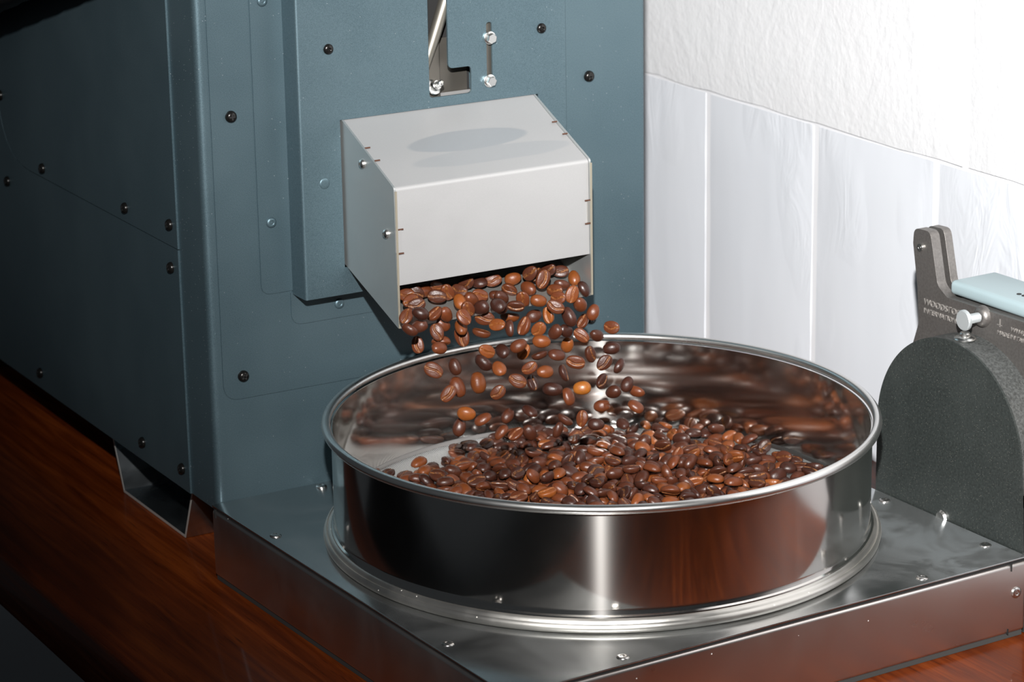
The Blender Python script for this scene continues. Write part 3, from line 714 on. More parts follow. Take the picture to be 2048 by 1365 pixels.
# ------------------------------------------------------------------ coffee beans: position, quaternion, tone, size, pose
FALLING = """0.0891 -0.0698 0.1723 0.808 0.487 -0.183 -0.276 2 0.90 F
0.0871 -0.0787 0.1713 0.857 0.501 -0.073 0.094 2 0.96 F
0.0971 -0.0664 0.1714 0.617 0.689 0.084 -0.371 1 0.90 F
0.1046 -0.0618 0.1701 -0.492 0.865 -0.002 -0.099 2 0.95 B
0.1073 -0.0715 0.1690 0.724 0.632 -0.111 -0.251 1 1.01 F
0.1156 -0.0685 0.1694 0.491 0.688 0.339 -0.413 2 0.95 F
0.1130 -0.0604 0.1708 0.757 0.613 0.173 -0.145 2 0.91 F
0.0861 -0.0871 0.1712 0.735 0.636 -0.220 -0.078 1 0.94 F
0.0828 -0.0977 0.1694 0.677 -0.655 0.327 -0.070 0 0.91 B
0.0774 -0.0914 0.1671 0.866 0.305 -0.306 0.251 2 0.91 F
0.0963 -0.0885 0.1651 0.951 0.027 -0.270 0.145 2 0.96 T
0.1046 -0.0859 0.1626 0.731 -0.479 0.328 0.358 2 0.95 B
0.1169 -0.0803 0.1665 0.337 -0.571 0.742 0.097 4 0.93 B
0.1243 -0.0665 0.1687 0.705 0.521 -0.176 -0.449 1 0.93 F
0.1315 -0.0613 0.1705 0.624 0.591 -0.505 -0.081 1 0.97 F
0.1398 -0.0614 0.1695 -0.202 0.876 -0.426 0.102 0 0.93 b
0.1482 -0.0627 0.1700 0.804 0.543 -0.193 -0.148 2 0.94 F
0.1333 -0.0740 0.1662 0.816 0.554 0.065 -0.151 2 0.92 F
0.1254 -0.0778 0.1660 0.645 -0.672 0.174 0.319 2 0.98 B
0.1175 -0.0884 0.1640 0.603 0.627 0.384 -0.310 2 0.94 F
0.1278 -0.0853 0.1628 0.501 -0.669 0.243 -0.492 0 0.96 B
0.1436 -0.0750 0.1642 -0.155 0.956 -0.212 -0.129 1 0.90 b
0.1317 -0.0971 0.1661 -0.407 0.689 -0.577 0.162 0 0.95 B
0.1114 -0.0946 0.1619 0.686 0.467 0.238 -0.505 2 0.91 F
0.1329 -0.0794 0.1544 0.660 0.692 -0.132 -0.259 2 1.06 F
0.1351 -0.0896 0.1525 0.779 0.419 -0.275 -0.378 3 0.93 F
0.1320 -0.0772 0.1458 0.949 -0.018 0.146 -0.280 2 1.01 S
0.0847 -0.0925 0.1605 0.598 -0.694 0.124 -0.382 1 0.91 B
0.0758 -0.0982 0.1616 0.855 -0.335 0.359 -0.166 1 0.91 b
0.1060 -0.0795 0.1550 0.582 -0.731 0.297 0.195 2 0.91 B
0.0951 -0.0932 0.1555 0.525 0.549 0.229 -0.609 2 0.94 F
0.1177 -0.0804 0.1464 -0.393 -0.619 -0.134 0.667 2 1.14 F
0.1147 -0.0850 0.1532 0.210 -0.563 0.764 0.236 3 0.98 B
0.0913 -0.0771 0.1449 -0.405 -0.578 -0.199 0.679 2 0.91 F
0.0990 -0.0903 0.1484 0.244 0.938 -0.236 -0.074 2 1.01 S
0.0930 -0.0990 0.1482 -0.456 0.883 0.011 -0.115 2 0.91 B
0.1263 -0.0932 0.1394 0.720 0.639 0.161 -0.216 3 0.96 F
0.1616 -0.0619 0.1687 0.629 -0.735 0.088 -0.235 3 0.91 B
0.1670 -0.0720 0.1734 0.710 0.452 -0.530 -0.103 1 0.96 F
0.1742 -0.0669 0.1705 0.909 0.206 -0.216 0.292 1 0.96 F
0.1718 -0.0783 0.1706 0.670 0.517 -0.409 0.342 2 1.06 F
0.1829 -0.0656 0.1716 0.680 0.505 -0.478 -0.235 1 0.94 F
0.1914 -0.0648 0.1693 0.843 0.468 -0.124 -0.236 1 0.91 F
0.1968 -0.0708 0.1657 0.345 -0.498 0.789 0.108 4 0.93 B
0.1866 -0.0743 0.1645 0.908 -0.361 0.207 -0.058 1 0.91 b
0.1962 -0.0820 0.1619 -0.263 0.762 -0.437 -0.399 0 0.91 b
0.1850 -0.0880 0.1621 0.686 0.495 -0.419 0.329 3 0.96 F
0.1778 -0.0808 0.1638 0.732 0.422 -0.264 -0.465 2 0.95 F
0.1752 -0.0889 0.1618 0.699 0.480 -0.333 -0.413 2 0.93 F
0.1697 -0.0954 0.1589 0.655 0.654 -0.055 -0.374 2 0.99 F
0.1655 -0.0727 0.1650 0.547 -0.603 0.527 -0.244 2 0.97 B
0.1539 -0.0712 0.1655 0.386 0.865 0.003 -0.320 2 0.91 T
0.1553 -0.0839 0.1628 0.342 0.736 0.317 -0.491 2 0.91 F
0.1646 -0.0852 0.1608 0.729 -0.648 0.214 -0.063 3 0.90 B
0.1481 -0.0880 0.1605 0.466 0.841 -0.211 -0.176 1 0.94 T
0.1414 -0.0835 0.1660 0.770 -0.526 0.244 0.265 1 0.96 B
0.1369 -0.0907 0.1629 0.710 -0.509 0.342 0.346 0 0.91 B
0.1545 -0.0703 0.1499 0.960 -0.108 0.037 -0.256 3 1.04 S
0.1693 -0.0718 0.1479 0.541 -0.818 -0.011 -0.196 1 0.90 B
0.1534 -0.0873 0.1484 0.845 0.076 -0.523 0.077 2 1.04 T
0.1393 -0.0973 0.1517 0.635 -0.111 0.734 -0.215 1 0.90 b
0.1707 -0.0851 0.1513 -0.247 -0.662 -0.023 0.707 4 0.91 T
0.1717 -0.0726 0.1397 0.656 0.522 -0.545 0.008 3 0.94 F
0.1802 -0.0929 0.1508 0.739 -0.256 0.618 -0.078 0 1.12 b
0.1907 -0.0872 0.1551 0.782 -0.338 0.391 0.348 2 0.97 B
0.2010 -0.0845 0.1481 -0.382 0.756 0.261 0.464 2 0.91 B
0.1977 -0.0783 0.1420 0.904 0.062 -0.384 0.180 2 0.91 T
0.1869 -0.0947 0.1392 0.570 0.672 -0.010 -0.472 2 0.94 F
0.1708 -0.0932 0.1435 -0.348 0.706 -0.140 0.601 1 0.95 B
0.1790 -0.0905 0.1421 0.655 -0.695 0.148 0.258 0 0.91 B
0.2090 -0.0914 0.1396 0.687 0.536 -0.285 -0.399 2 0.92 F
0.2071 -0.0781 0.1318 0.804 -0.517 0.217 0.200 1 0.92 B
0.1677 -0.0827 0.1358 0.674 -0.683 0.231 -0.157 3 0.99 B
0.1884 -0.0767 0.1288 -0.377 0.612 0.038 0.694 4 0.97 B
0.0885 -0.1004 0.1367 0.711 0.579 0.026 -0.399 2 1.04 F
0.1035 -0.0976 0.1354 0.620 -0.436 0.640 0.128 1 0.91 B
0.1202 -0.1005 0.1360 0.833 -0.297 0.437 -0.166 0 1.04 b
0.1412 -0.0844 0.1347 0.405 -0.600 0.679 -0.124 0 0.93 B
0.1243 -0.1101 0.1340 0.288 -0.625 0.724 0.050 3 0.95 B
0.1399 -0.1048 0.1433 -0.401 0.868 -0.047 0.290 2 0.94 B
0.1576 -0.0796 0.1305 0.710 0.530 -0.385 0.259 4 0.91 F
0.1061 -0.0952 0.1225 -0.473 0.622 -0.560 -0.276 2 1.12 B
0.0915 -0.1115 0.1256 0.819 0.418 -0.374 0.123 2 0.99 F
0.1174 -0.0982 0.1239 0.444 -0.545 0.608 0.369 3 1.14 B
0.1281 -0.1016 0.1174 0.744 0.530 -0.406 0.040 2 0.90 F
0.1427 -0.0982 0.1207 0.732 0.567 -0.008 -0.377 2 1.01 F
0.1108 -0.0962 0.1065 0.705 -0.651 0.242 -0.144 4 0.99 B
0.1104 -0.0885 0.0964 -0.430 0.715 0.350 0.427 1 0.99 B
0.1137 -0.1098 0.1062 -0.093 0.955 -0.129 0.252 2 0.96 b
0.1404 -0.0903 0.0983 -0.383 0.839 0.272 0.276 1 0.90 C
0.1267 -0.1073 0.0956 0.019 0.919 -0.070 0.388 2 0.94 b
0.1525 -0.0949 0.1258 0.760 0.532 -0.371 -0.047 2 0.90 F
0.1563 -0.1055 0.1256 -0.458 0.887 -0.057 -0.005 3 0.94 B
0.1624 -0.0815 0.1117 0.610 0.156 0.437 -0.643 0 0.91 T
0.1590 -0.0951 0.1327 0.979 -0.170 -0.092 -0.069 1 0.91 S
0.1664 -0.1013 0.1325 -0.270 0.955 -0.085 -0.088 1 0.96 b
0.1872 -0.0874 0.1213 0.628 0.713 -0.148 -0.277 2 1.04 F
0.1888 -0.1018 0.1295 0.669 0.489 0.471 -0.303 1 0.96 T
0.2137 -0.0837 0.1243 0.696 -0.668 0.112 -0.236 0 0.96 B
0.2070 -0.0867 0.1175 0.734 0.565 -0.352 0.137 1 0.99 F
0.2203 -0.0806 0.1119 0.778 -0.469 -0.385 -0.163 0 0.90 b
0.1748 -0.0959 0.1194 0.742 0.138 0.536 -0.377 0 0.94 S
0.1602 -0.1070 0.1151 0.626 -0.728 0.242 -0.143 0 1.06 B
0.1777 -0.0945 0.1042 -0.261 0.696 -0.469 -0.476 2 0.99 b
0.1808 -0.1049 0.1116 0.597 -0.759 0.178 -0.189 5 0.96 B
0.1956 -0.1029 0.1126 0.634 0.705 -0.004 0.319 0 0.96 T
0.2133 -0.0862 0.0988 0.571 -0.633 0.169 -0.495 1 0.95 B
0.2135 -0.1005 0.1071 -0.308 0.838 0.237 0.383 0 0.90 B
0.2203 -0.1005 0.1020 0.767 -0.365 0.267 -0.456 2 0.97 b
0.2073 -0.0832 0.0905 0.555 -0.791 0.153 -0.208 2 0.94 C
0.2229 -0.0948 0.0903 -0.246 0.865 -0.395 -0.189 2 0.94 b
0.1495 -0.0994 0.1016 -0.029 0.759 -0.625 -0.180 0 0.98 b
0.1735 -0.0986 0.0929 0.896 -0.007 0.311 -0.318 1 0.94 S
0.1674 -0.1267 0.1019 0.738 0.253 -0.590 0.209 2 0.90 F
0.1937 -0.0986 0.0860 0.514 -0.808 0.265 -0.114 0 0.91 B
0.1464 -0.1044 0.0912 0.732 -0.439 0.471 0.222 1 0.95 B
0.1355 -0.1076 0.0935 0.952 0.136 -0.273 0.014 2 0.90 T
0.1662 -0.1018 0.0886 0.705 -0.424 -0.459 -0.335 1 0.90 b"""
HEAP = """0.1950 -0.1747 0.0682 -0.124 0.265 0.899 -0.326 2 1.02 P
0.2328 -0.1625 0.0644 -0.001 0.404 0.914 0.039 3 0.95 P
0.1447 -0.1102 0.0674 -0.366 0.851 -0.189 -0.325 2 0.94 P
0.2399 -0.0975 0.0642 0.476 0.737 -0.466 -0.110 1 0.98 P
0.1861 -0.1306 0.0671 0.059 0.089 0.465 0.879 1 0.96 P
0.1186 -0.0919 0.0644 -0.037 0.081 0.230 -0.969 1 1.05 P
0.2852 -0.1591 0.0601 -0.297 0.892 -0.340 0.031 0 0.94 P
0.1398 -0.1018 0.0678 0.939 0.232 -0.010 0.253 0 0.96 P
0.2940 -0.1423 0.0603 0.703 0.445 -0.371 -0.413 1 0.95 P
0.1956 -0.1332 0.0695 -0.974 0.047 0.007 0.222 1 0.96 P
0.1380 -0.1374 0.0675 0.995 0.023 -0.077 -0.060 4 1.04 P
0.2339 -0.1350 0.0664 0.046 -0.299 0.589 0.749 1 1.00 P
0.1967 -0.1119 0.0677 0.813 0.062 0.014 -0.579 1 0.98 P
0.1038 -0.0728 0.0647 -0.532 0.071 0.245 -0.808 1 0.99 P
0.1685 -0.0711 0.0663 0.105 0.126 -0.099 0.981 1 1.03 P
0.2518 -0.1757 0.0628 -0.617 0.140 0.106 -0.767 1 1.05 P
0.2055 -0.1392 0.0685 0.121 -0.500 -0.842 0.163 2 1.00 P
0.2390 -0.1717 0.0637 0.050 0.996 -0.019 -0.068 2 1.04 P
0.1678 -0.1412 0.0689 -0.696 0.093 0.018 -0.712 0 1.00 P
0.2391 -0.1559 0.0655 0.468 0.817 -0.330 -0.070 1 0.95 P
0.1476 -0.1349 0.0663 0.259 -0.301 -0.898 -0.191 2 0.96 P
0.2868 -0.0832 0.0627 0.068 -0.167 -0.296 -0.938 1 1.04 P
0.2035 -0.1499 0.0659 0.051 0.136 -0.001 0.989 2 0.95 P
0.2402 -0.1409 0.0657 -0.069 0.690 0.691 -0.205 2 1.04 P
0.1981 -0.0908 0.0671 -0.946 0.033 -0.131 0.296 2 0.97 P
0.1820 -0.1174 0.0659 0.104 0.005 0.292 -0.951 0 1.05 P
0.2259 -0.0975 0.0655 -0.018 0.443 0.837 0.319 3 0.94 P
0.1256 -0.1274 0.0641 0.946 0.253 -0.101 -0.177 2 0.96 P
0.1111 -0.0372 0.0600 -0.071 0.169 -0.983 -0.012 3 1.04 P
0.1609 -0.0284 0.0601 0.162 0.027 0.298 -0.940 1 1.00 P
0.1260 -0.0625 0.0637 -0.038 0.038 -0.044 -0.998 2 0.99 P
0.2928 -0.1095 0.0612 0.226 0.420 0.859 -0.185 1 1.03 P
0.2621 -0.0837 0.0603 0.688 -0.534 0.227 -0.437 0 1.06 P
0.1478 -0.1200 0.0699 0.913 -0.321 -0.040 0.248 0 1.00 P
0.1568 -0.1424 0.0668 0.012 0.901 0.402 0.166 0 0.96 P
0.2542 -0.1446 0.0667 0.202 -0.218 0.539 -0.788 2 0.95 P
0.1271 -0.1035 0.0633 0.311 0.029 -0.097 0.945 1 1.05 P
0.1042 -0.0817 0.0627 0.003 0.992 -0.128 0.009 1 0.96 P
0.2083 -0.0664 0.0638 0.038 0.033 -0.998 0.045 1 1.05 P
0.1731 -0.1619 0.0678 -0.786 0.293 0.277 -0.469 0 0.96 P
0.1998 -0.0640 0.0665 0.842 -0.153 -0.076 0.512 1 0.96 P
0.1421 -0.0262 0.0576 0.879 0.014 0.026 -0.475 2 0.97 P
0.2041 -0.1044 0.0690 0.063 0.786 -0.608 -0.092 2 0.98 P
0.2180 -0.1201 0.0680 0.349 0.003 -0.154 -0.925 0 0.97 P
0.2531 -0.1514 0.0633 0.115 0.972 0.196 0.055 1 1.00 P
0.2722 -0.1670 0.0603 -0.574 0.815 0.015 0.084 0 1.05 P
0.2481 -0.0507 0.0601 0.228 0.144 -0.262 -0.927 0 1.04 P
0.1582 -0.1160 0.0676 0.109 0.896 0.424 0.069 3 1.05 P
0.1298 -0.0876 0.0633 0.177 -0.968 -0.128 0.120 0 0.94 P
0.1836 -0.0973 0.0671 0.564 -0.620 -0.527 -0.142 0 0.94 P
0.2621 -0.1389 0.0655 0.542 0.698 -0.431 -0.183 3 1.01 P
0.2881 -0.1265 0.0600 0.786 -0.044 0.057 0.614 0 0.97 P
0.1176 -0.0661 0.0622 0.201 -0.947 0.174 0.179 1 1.00 P
0.1382 -0.0903 0.0636 0.062 -0.500 0.855 -0.120 0 0.98 P
0.2904 -0.1013 0.0601 -0.293 0.857 0.420 -0.058 3 0.96 P
0.1899 -0.1380 0.0643 0.870 0.150 -0.192 0.428 1 0.96 P
0.2475 -0.0417 0.0600 -0.055 0.638 -0.767 -0.046 0 1.01 P
0.2732 -0.0789 0.0600 -0.001 0.997 -0.012 -0.072 0 1.03 P
0.2222 -0.1576 0.0639 -0.243 0.134 0.127 -0.952 3 0.95 P
0.1693 -0.1097 0.0649 0.083 -0.329 -0.889 -0.308 0 1.04 P
0.2764 -0.1365 0.0601 0.226 -0.007 0.299 0.927 0 1.02 P
0.1435 -0.0441 0.0601 0.301 -0.018 0.298 -0.906 1 0.94 P
0.2276 -0.1281 0.0651 0.219 0.912 0.156 0.309 2 0.98 P
0.1810 -0.1103 0.0655 0.165 -0.934 0.314 0.037 2 0.96 P
0.1573 -0.1516 0.0673 -0.319 0.339 0.873 -0.145 1 0.94 P
0.2573 -0.1689 0.0630 0.986 0.112 -0.063 -0.110 1 1.01 P
0.1979 -0.1405 0.0651 0.240 -0.226 0.944 -0.022 1 1.03 P
0.1938 -0.0983 0.0644 -0.211 0.017 -0.222 -0.952 2 1.01 P
0.2960 -0.1204 0.0603 0.170 -0.027 0.579 -0.797 0 1.03 P
0.1922 -0.1587 0.0643 0.166 0.856 -0.468 -0.144 0 0.95 P
0.2195 -0.1802 0.0645 0.426 0.132 -0.766 0.464 0 0.96 P
0.1649 -0.1526 0.0672 -0.056 0.051 0.139 0.987 1 0.99 P
0.2443 -0.0880 0.0653 -0.232 0.552 0.746 -0.291 1 0.93 P
0.1190 -0.0992 0.0619 0.138 0.251 -0.907 0.308 2 1.02 P
0.2334 -0.0870 0.0642 -0.567 0.663 0.242 0.425 1 1.00 P
0.2049 -0.1164 0.0666 0.830 -0.540 0.079 0.116 0 0.98 P
0.1174 -0.0846 0.0633 0.068 -0.463 -0.861 -0.197 2 1.00 P
0.1645 -0.0488 0.0623 0.050 0.533 0.836 0.122 1 1.00 P
0.1045 -0.0565 0.0621 0.102 -0.947 -0.306 -0.005 3 0.96 P
0.1346 -0.1308 0.0640 -0.933 0.104 0.113 -0.326 1 0.94 P
0.1627 -0.1045 0.0680 0.185 0.889 0.417 -0.036 1 1.01 P
0.2148 -0.1412 0.0652 0.221 0.593 0.123 0.764 2 1.02 P
0.2572 -0.0511 0.0601 0.198 0.424 -0.855 -0.224 4 0.93 P
0.1927 -0.1489 0.0653 -0.737 0.062 -0.182 -0.648 0 1.02 P
0.2881 -0.0952 0.0603 -0.049 0.065 -0.812 -0.578 3 0.98 P
0.1640 -0.0860 0.0649 0.101 -0.065 -0.974 -0.193 1 1.01 P
0.2594 -0.1544 0.0603 -0.054 0.192 0.792 -0.577 0 1.04 P
0.1656 -0.1611 0.0660 0.341 -0.770 -0.506 0.187 2 1.01 P
0.1830 -0.0637 0.0643 0.204 0.976 -0.080 0.006 1 0.94 P
0.1398 -0.0817 0.0637 0.032 -0.618 -0.657 0.431 1 1.00 P
0.1333 -0.1194 0.0643 0.054 0.724 -0.665 -0.174 2 0.96 P
0.0997 -0.0673 0.0602 0.120 -0.860 0.392 0.304 0 0.97 P
0.2769 -0.1516 0.0600 0.383 0.067 0.028 -0.921 0 0.97 P
0.1504 -0.0312 0.0600 0.002 0.997 0.033 -0.072 0 1.02 P
0.2595 -0.1195 0.0630 0.193 -0.208 -0.954 0.100 2 1.03 P
0.2681 -0.1217 0.0636 0.829 0.011 -0.005 0.560 2 1.04 P
0.2476 -0.1446 0.0664 0.181 -0.390 0.371 -0.823 0 1.04 P
0.2221 -0.1439 0.0639 0.073 0.874 0.478 0.047 1 0.95 P
0.1346 -0.0723 0.0625 0.104 -0.919 -0.363 0.112 0 1.06 P
0.2743 -0.1013 0.0602 0.505 0.086 -0.051 0.857 2 0.93 P
0.2620 -0.0723 0.0600 -0.587 0.421 0.144 -0.676 3 0.99 P
0.2158 -0.1598 0.0645 0.274 0.446 0.252 0.814 1 1.02 P
0.1608 -0.1288 0.0648 -0.387 0.098 -0.039 0.916 0 1.00 P
0.2058 -0.1709 0.0667 0.008 0.241 -0.968 0.065 4 0.99 P
0.2832 -0.0776 0.0576 0.012 0.915 0.402 -0.027 0 1.00 P
0.2515 -0.1078 0.0636 -0.995 0.065 0.030 -0.066 1 1.01 P
0.1337 -0.1104 0.0633 0.392 0.118 -0.315 0.857 1 0.98 P
0.1715 -0.0905 0.0665 0.237 -0.153 -0.943 0.179 3 0.96 P
0.2652 -0.0612 0.0621 0.765 0.092 0.216 0.599 3 1.01 P
0.2682 -0.1387 0.0618 0.438 0.734 -0.090 0.512 1 0.94 P
0.1759 -0.0963 0.0663 0.628 0.614 -0.420 0.228 0 0.94 P
0.1588 -0.0741 0.0635 -0.909 0.021 0.063 -0.411 1 1.00 P
0.1840 -0.0713 0.0648 -0.965 0.134 0.070 0.213 2 0.94 P
0.1709 -0.1490 0.0662 0.183 -0.596 -0.487 0.611 1 0.96 P
0.1442 -0.0718 0.0635 0.101 0.797 -0.589 0.081 2 1.06 P
0.2242 -0.0742 0.0627 0.001 0.183 0.935 0.302 0 0.98 P
0.2122 -0.1488 0.0631 -0.819 0.153 -0.376 -0.406 1 1.02 P
0.1233 -0.0471 0.0608 -0.332 0.708 0.384 -0.491 0 0.97 P
0.2202 -0.1041 0.0639 0.121 -0.251 0.922 -0.270 0 1.05 P
0.2999 -0.1643 0.0601 0.485 0.080 0.288 0.822 0 1.02 P
0.2323 -0.1300 0.0644 0.366 0.042 -0.659 -0.656 1 1.05 P
0.2683 -0.1541 0.0603 0.152 0.199 0.544 0.801 1 1.02 P
0.1491 -0.0503 0.0605 0.462 0.334 0.210 0.794 0 0.96 P
0.1670 -0.1332 0.0675 0.442 0.834 0.331 0.009 0 0.96 P
0.1526 -0.0680 0.0634 0.966 0.077 -0.140 0.205 0 1.03 P
0.3017 -0.1425 0.0576 0.598 0.024 -0.018 0.801 0 0.94 P
0.2980 -0.1541 0.0576 -0.933 0.011 0.028 0.358 1 1.04 P
0.1460 -0.0172 0.0576 -0.438 0.027 0.013 0.898 1 1.03 P
0.2533 -0.1335 0.0649 0.098 0.660 0.744 0.041 1 1.01 P
0.0974 -0.0609 0.0600 -0.011 0.986 -0.151 -0.071 1 0.99 P
0.2330 -0.0432 0.0603 0.464 0.248 0.524 0.670 3 0.94 P
0.2418 -0.1097 0.0616 0.159 0.438 0.079 -0.881 2 0.95 P
0.2140 -0.0601 0.0639 -0.775 0.198 0.007 0.600 3 0.99 P
0.2485 -0.1154 0.0630 -0.373 0.291 -0.069 -0.878 3 0.99 P
0.2615 -0.0626 0.0603 0.084 0.918 -0.370 -0.117 0 0.94 P
0.1562 -0.0158 0.0576 0.009 0.030 -0.000 1.000 0 1.04 P
0.1438 -0.1415 0.0631 0.099 0.886 -0.442 -0.099 2 1.02 P
0.1454 -0.0913 0.0657 0.804 0.052 0.140 -0.575 1 0.99 P
0.2274 -0.1497 0.0636 0.875 0.210 0.126 0.418 0 0.97 P
0.2139 -0.0750 0.0643 0.823 0.165 0.218 -0.499 0 0.96 P
0.2937 -0.1693 0.0600 0.478 0.063 -0.035 0.875 0 1.02 P
0.1480 -0.0820 0.0652 0.152 0.636 0.754 0.067 1 1.06 P
0.1720 -0.1764 0.0666 0.101 -0.401 0.647 0.641 3 1.04 P
0.1713 -0.1179 0.0635 0.076 -0.994 0.078 -0.009 2 1.05 P
0.1509 -0.1146 0.0632 0.985 0.009 -0.021 0.169 2 1.01 P
0.2764 -0.0656 0.0593 -0.196 0.248 -0.067 0.946 2 0.95 P
0.1239 -0.1105 0.0606 0.451 0.469 0.350 0.674 3 1.00 P
0.2274 -0.1205 0.0636 0.208 0.925 0.159 0.276 1 0.98 P
0.2863 -0.1365 0.0576 0.005 -0.987 0.155 0.029 1 1.00 P
0.1533 -0.1622 0.0653 0.444 -0.685 0.569 0.096 0 1.01 P
0.1773 -0.1614 0.0651 0.816 -0.400 -0.348 -0.228 1 1.01 P
0.1322 -0.0625 0.0607 0.364 0.664 0.653 0.009 2 1.02 P
0.1780 -0.0459 0.0595 0.160 0.481 -0.830 0.231 1 0.98 P
0.2982 -0.1322 0.0576 0.588 0.024 -0.018 0.808 2 0.97 P
0.1719 -0.1030 0.0654 0.107 0.989 0.024 0.104 0 0.94 P
0.0975 -0.0453 0.0576 0.964 0.008 -0.029 0.264 1 1.05 P
0.2802 -0.0723 0.0591 0.122 -0.180 0.924 -0.314 2 1.05 P
0.1095 -0.0949 0.0606 -0.354 0.643 -0.678 0.034 3 1.04 P
0.2754 -0.1247 0.0629 0.013 0.725 0.636 -0.264 0 0.98 P
0.1525 -0.0977 0.0648 0.046 0.973 0.041 0.223 0 0.99 P
0.2026 -0.0173 0.0576 0.003 -0.995 -0.095 -0.030 0 1.05 P
0.2132 -0.1282 0.0649 0.116 -0.445 -0.869 -0.183 1 1.01 P
0.1779 -0.0364 0.0600 0.039 0.841 -0.536 0.061 0 0.96 P
0.1591 -0.0369 0.0576 0.427 0.027 0.013 -0.904 2 1.04 P
0.2094 -0.0816 0.0648 0.187 -0.154 -0.966 0.095 3 0.95 P
0.1847 -0.1453 0.0635 0.272 0.889 -0.359 -0.084 1 0.93 P
0.1265 -0.0792 0.0617 0.798 -0.029 0.506 0.327 2 1.04 P
0.1441 -0.1511 0.0641 0.187 -0.772 0.597 -0.113 0 0.93 P
0.1122 -0.0769 0.0603 0.873 0.394 0.190 -0.216 2 1.05 P
0.2052 -0.0265 0.0576 0.021 -0.721 0.692 0.021 0 1.03 P
0.2691 -0.0877 0.0576 -0.793 0.018 -0.024 -0.609 0 0.96 P
0.2210 -0.1676 0.0608 0.649 -0.588 0.079 -0.475 1 1.04 P
0.2017 -0.1822 0.0650 0.443 0.883 0.024 -0.153 0 1.05 P
0.2114 -0.1042 0.0658 -0.211 0.861 0.463 -0.021 0 0.97 P
0.2097 -0.1777 0.0644 -0.554 0.330 -0.352 0.678 0 1.05 P
0.1752 -0.0837 0.0656 0.070 0.284 0.956 0.005 1 0.96 P
0.2428 -0.1613 0.0609 0.304 -0.008 -0.786 -0.539 1 1.00 P
0.2637 -0.1740 0.0601 0.430 0.061 0.293 0.852 4 1.00 P
0.1814 -0.0926 0.0661 0.959 0.170 -0.188 0.127 2 1.01 P
0.1499 -0.1476 0.0622 0.518 0.322 -0.218 0.762 1 1.03 P
0.2957 -0.1133 0.0576 -0.988 0.004 -0.029 -0.151 0 0.96 P
0.1912 -0.0400 0.0599 0.089 -0.918 -0.225 0.314 2 0.96 P"""
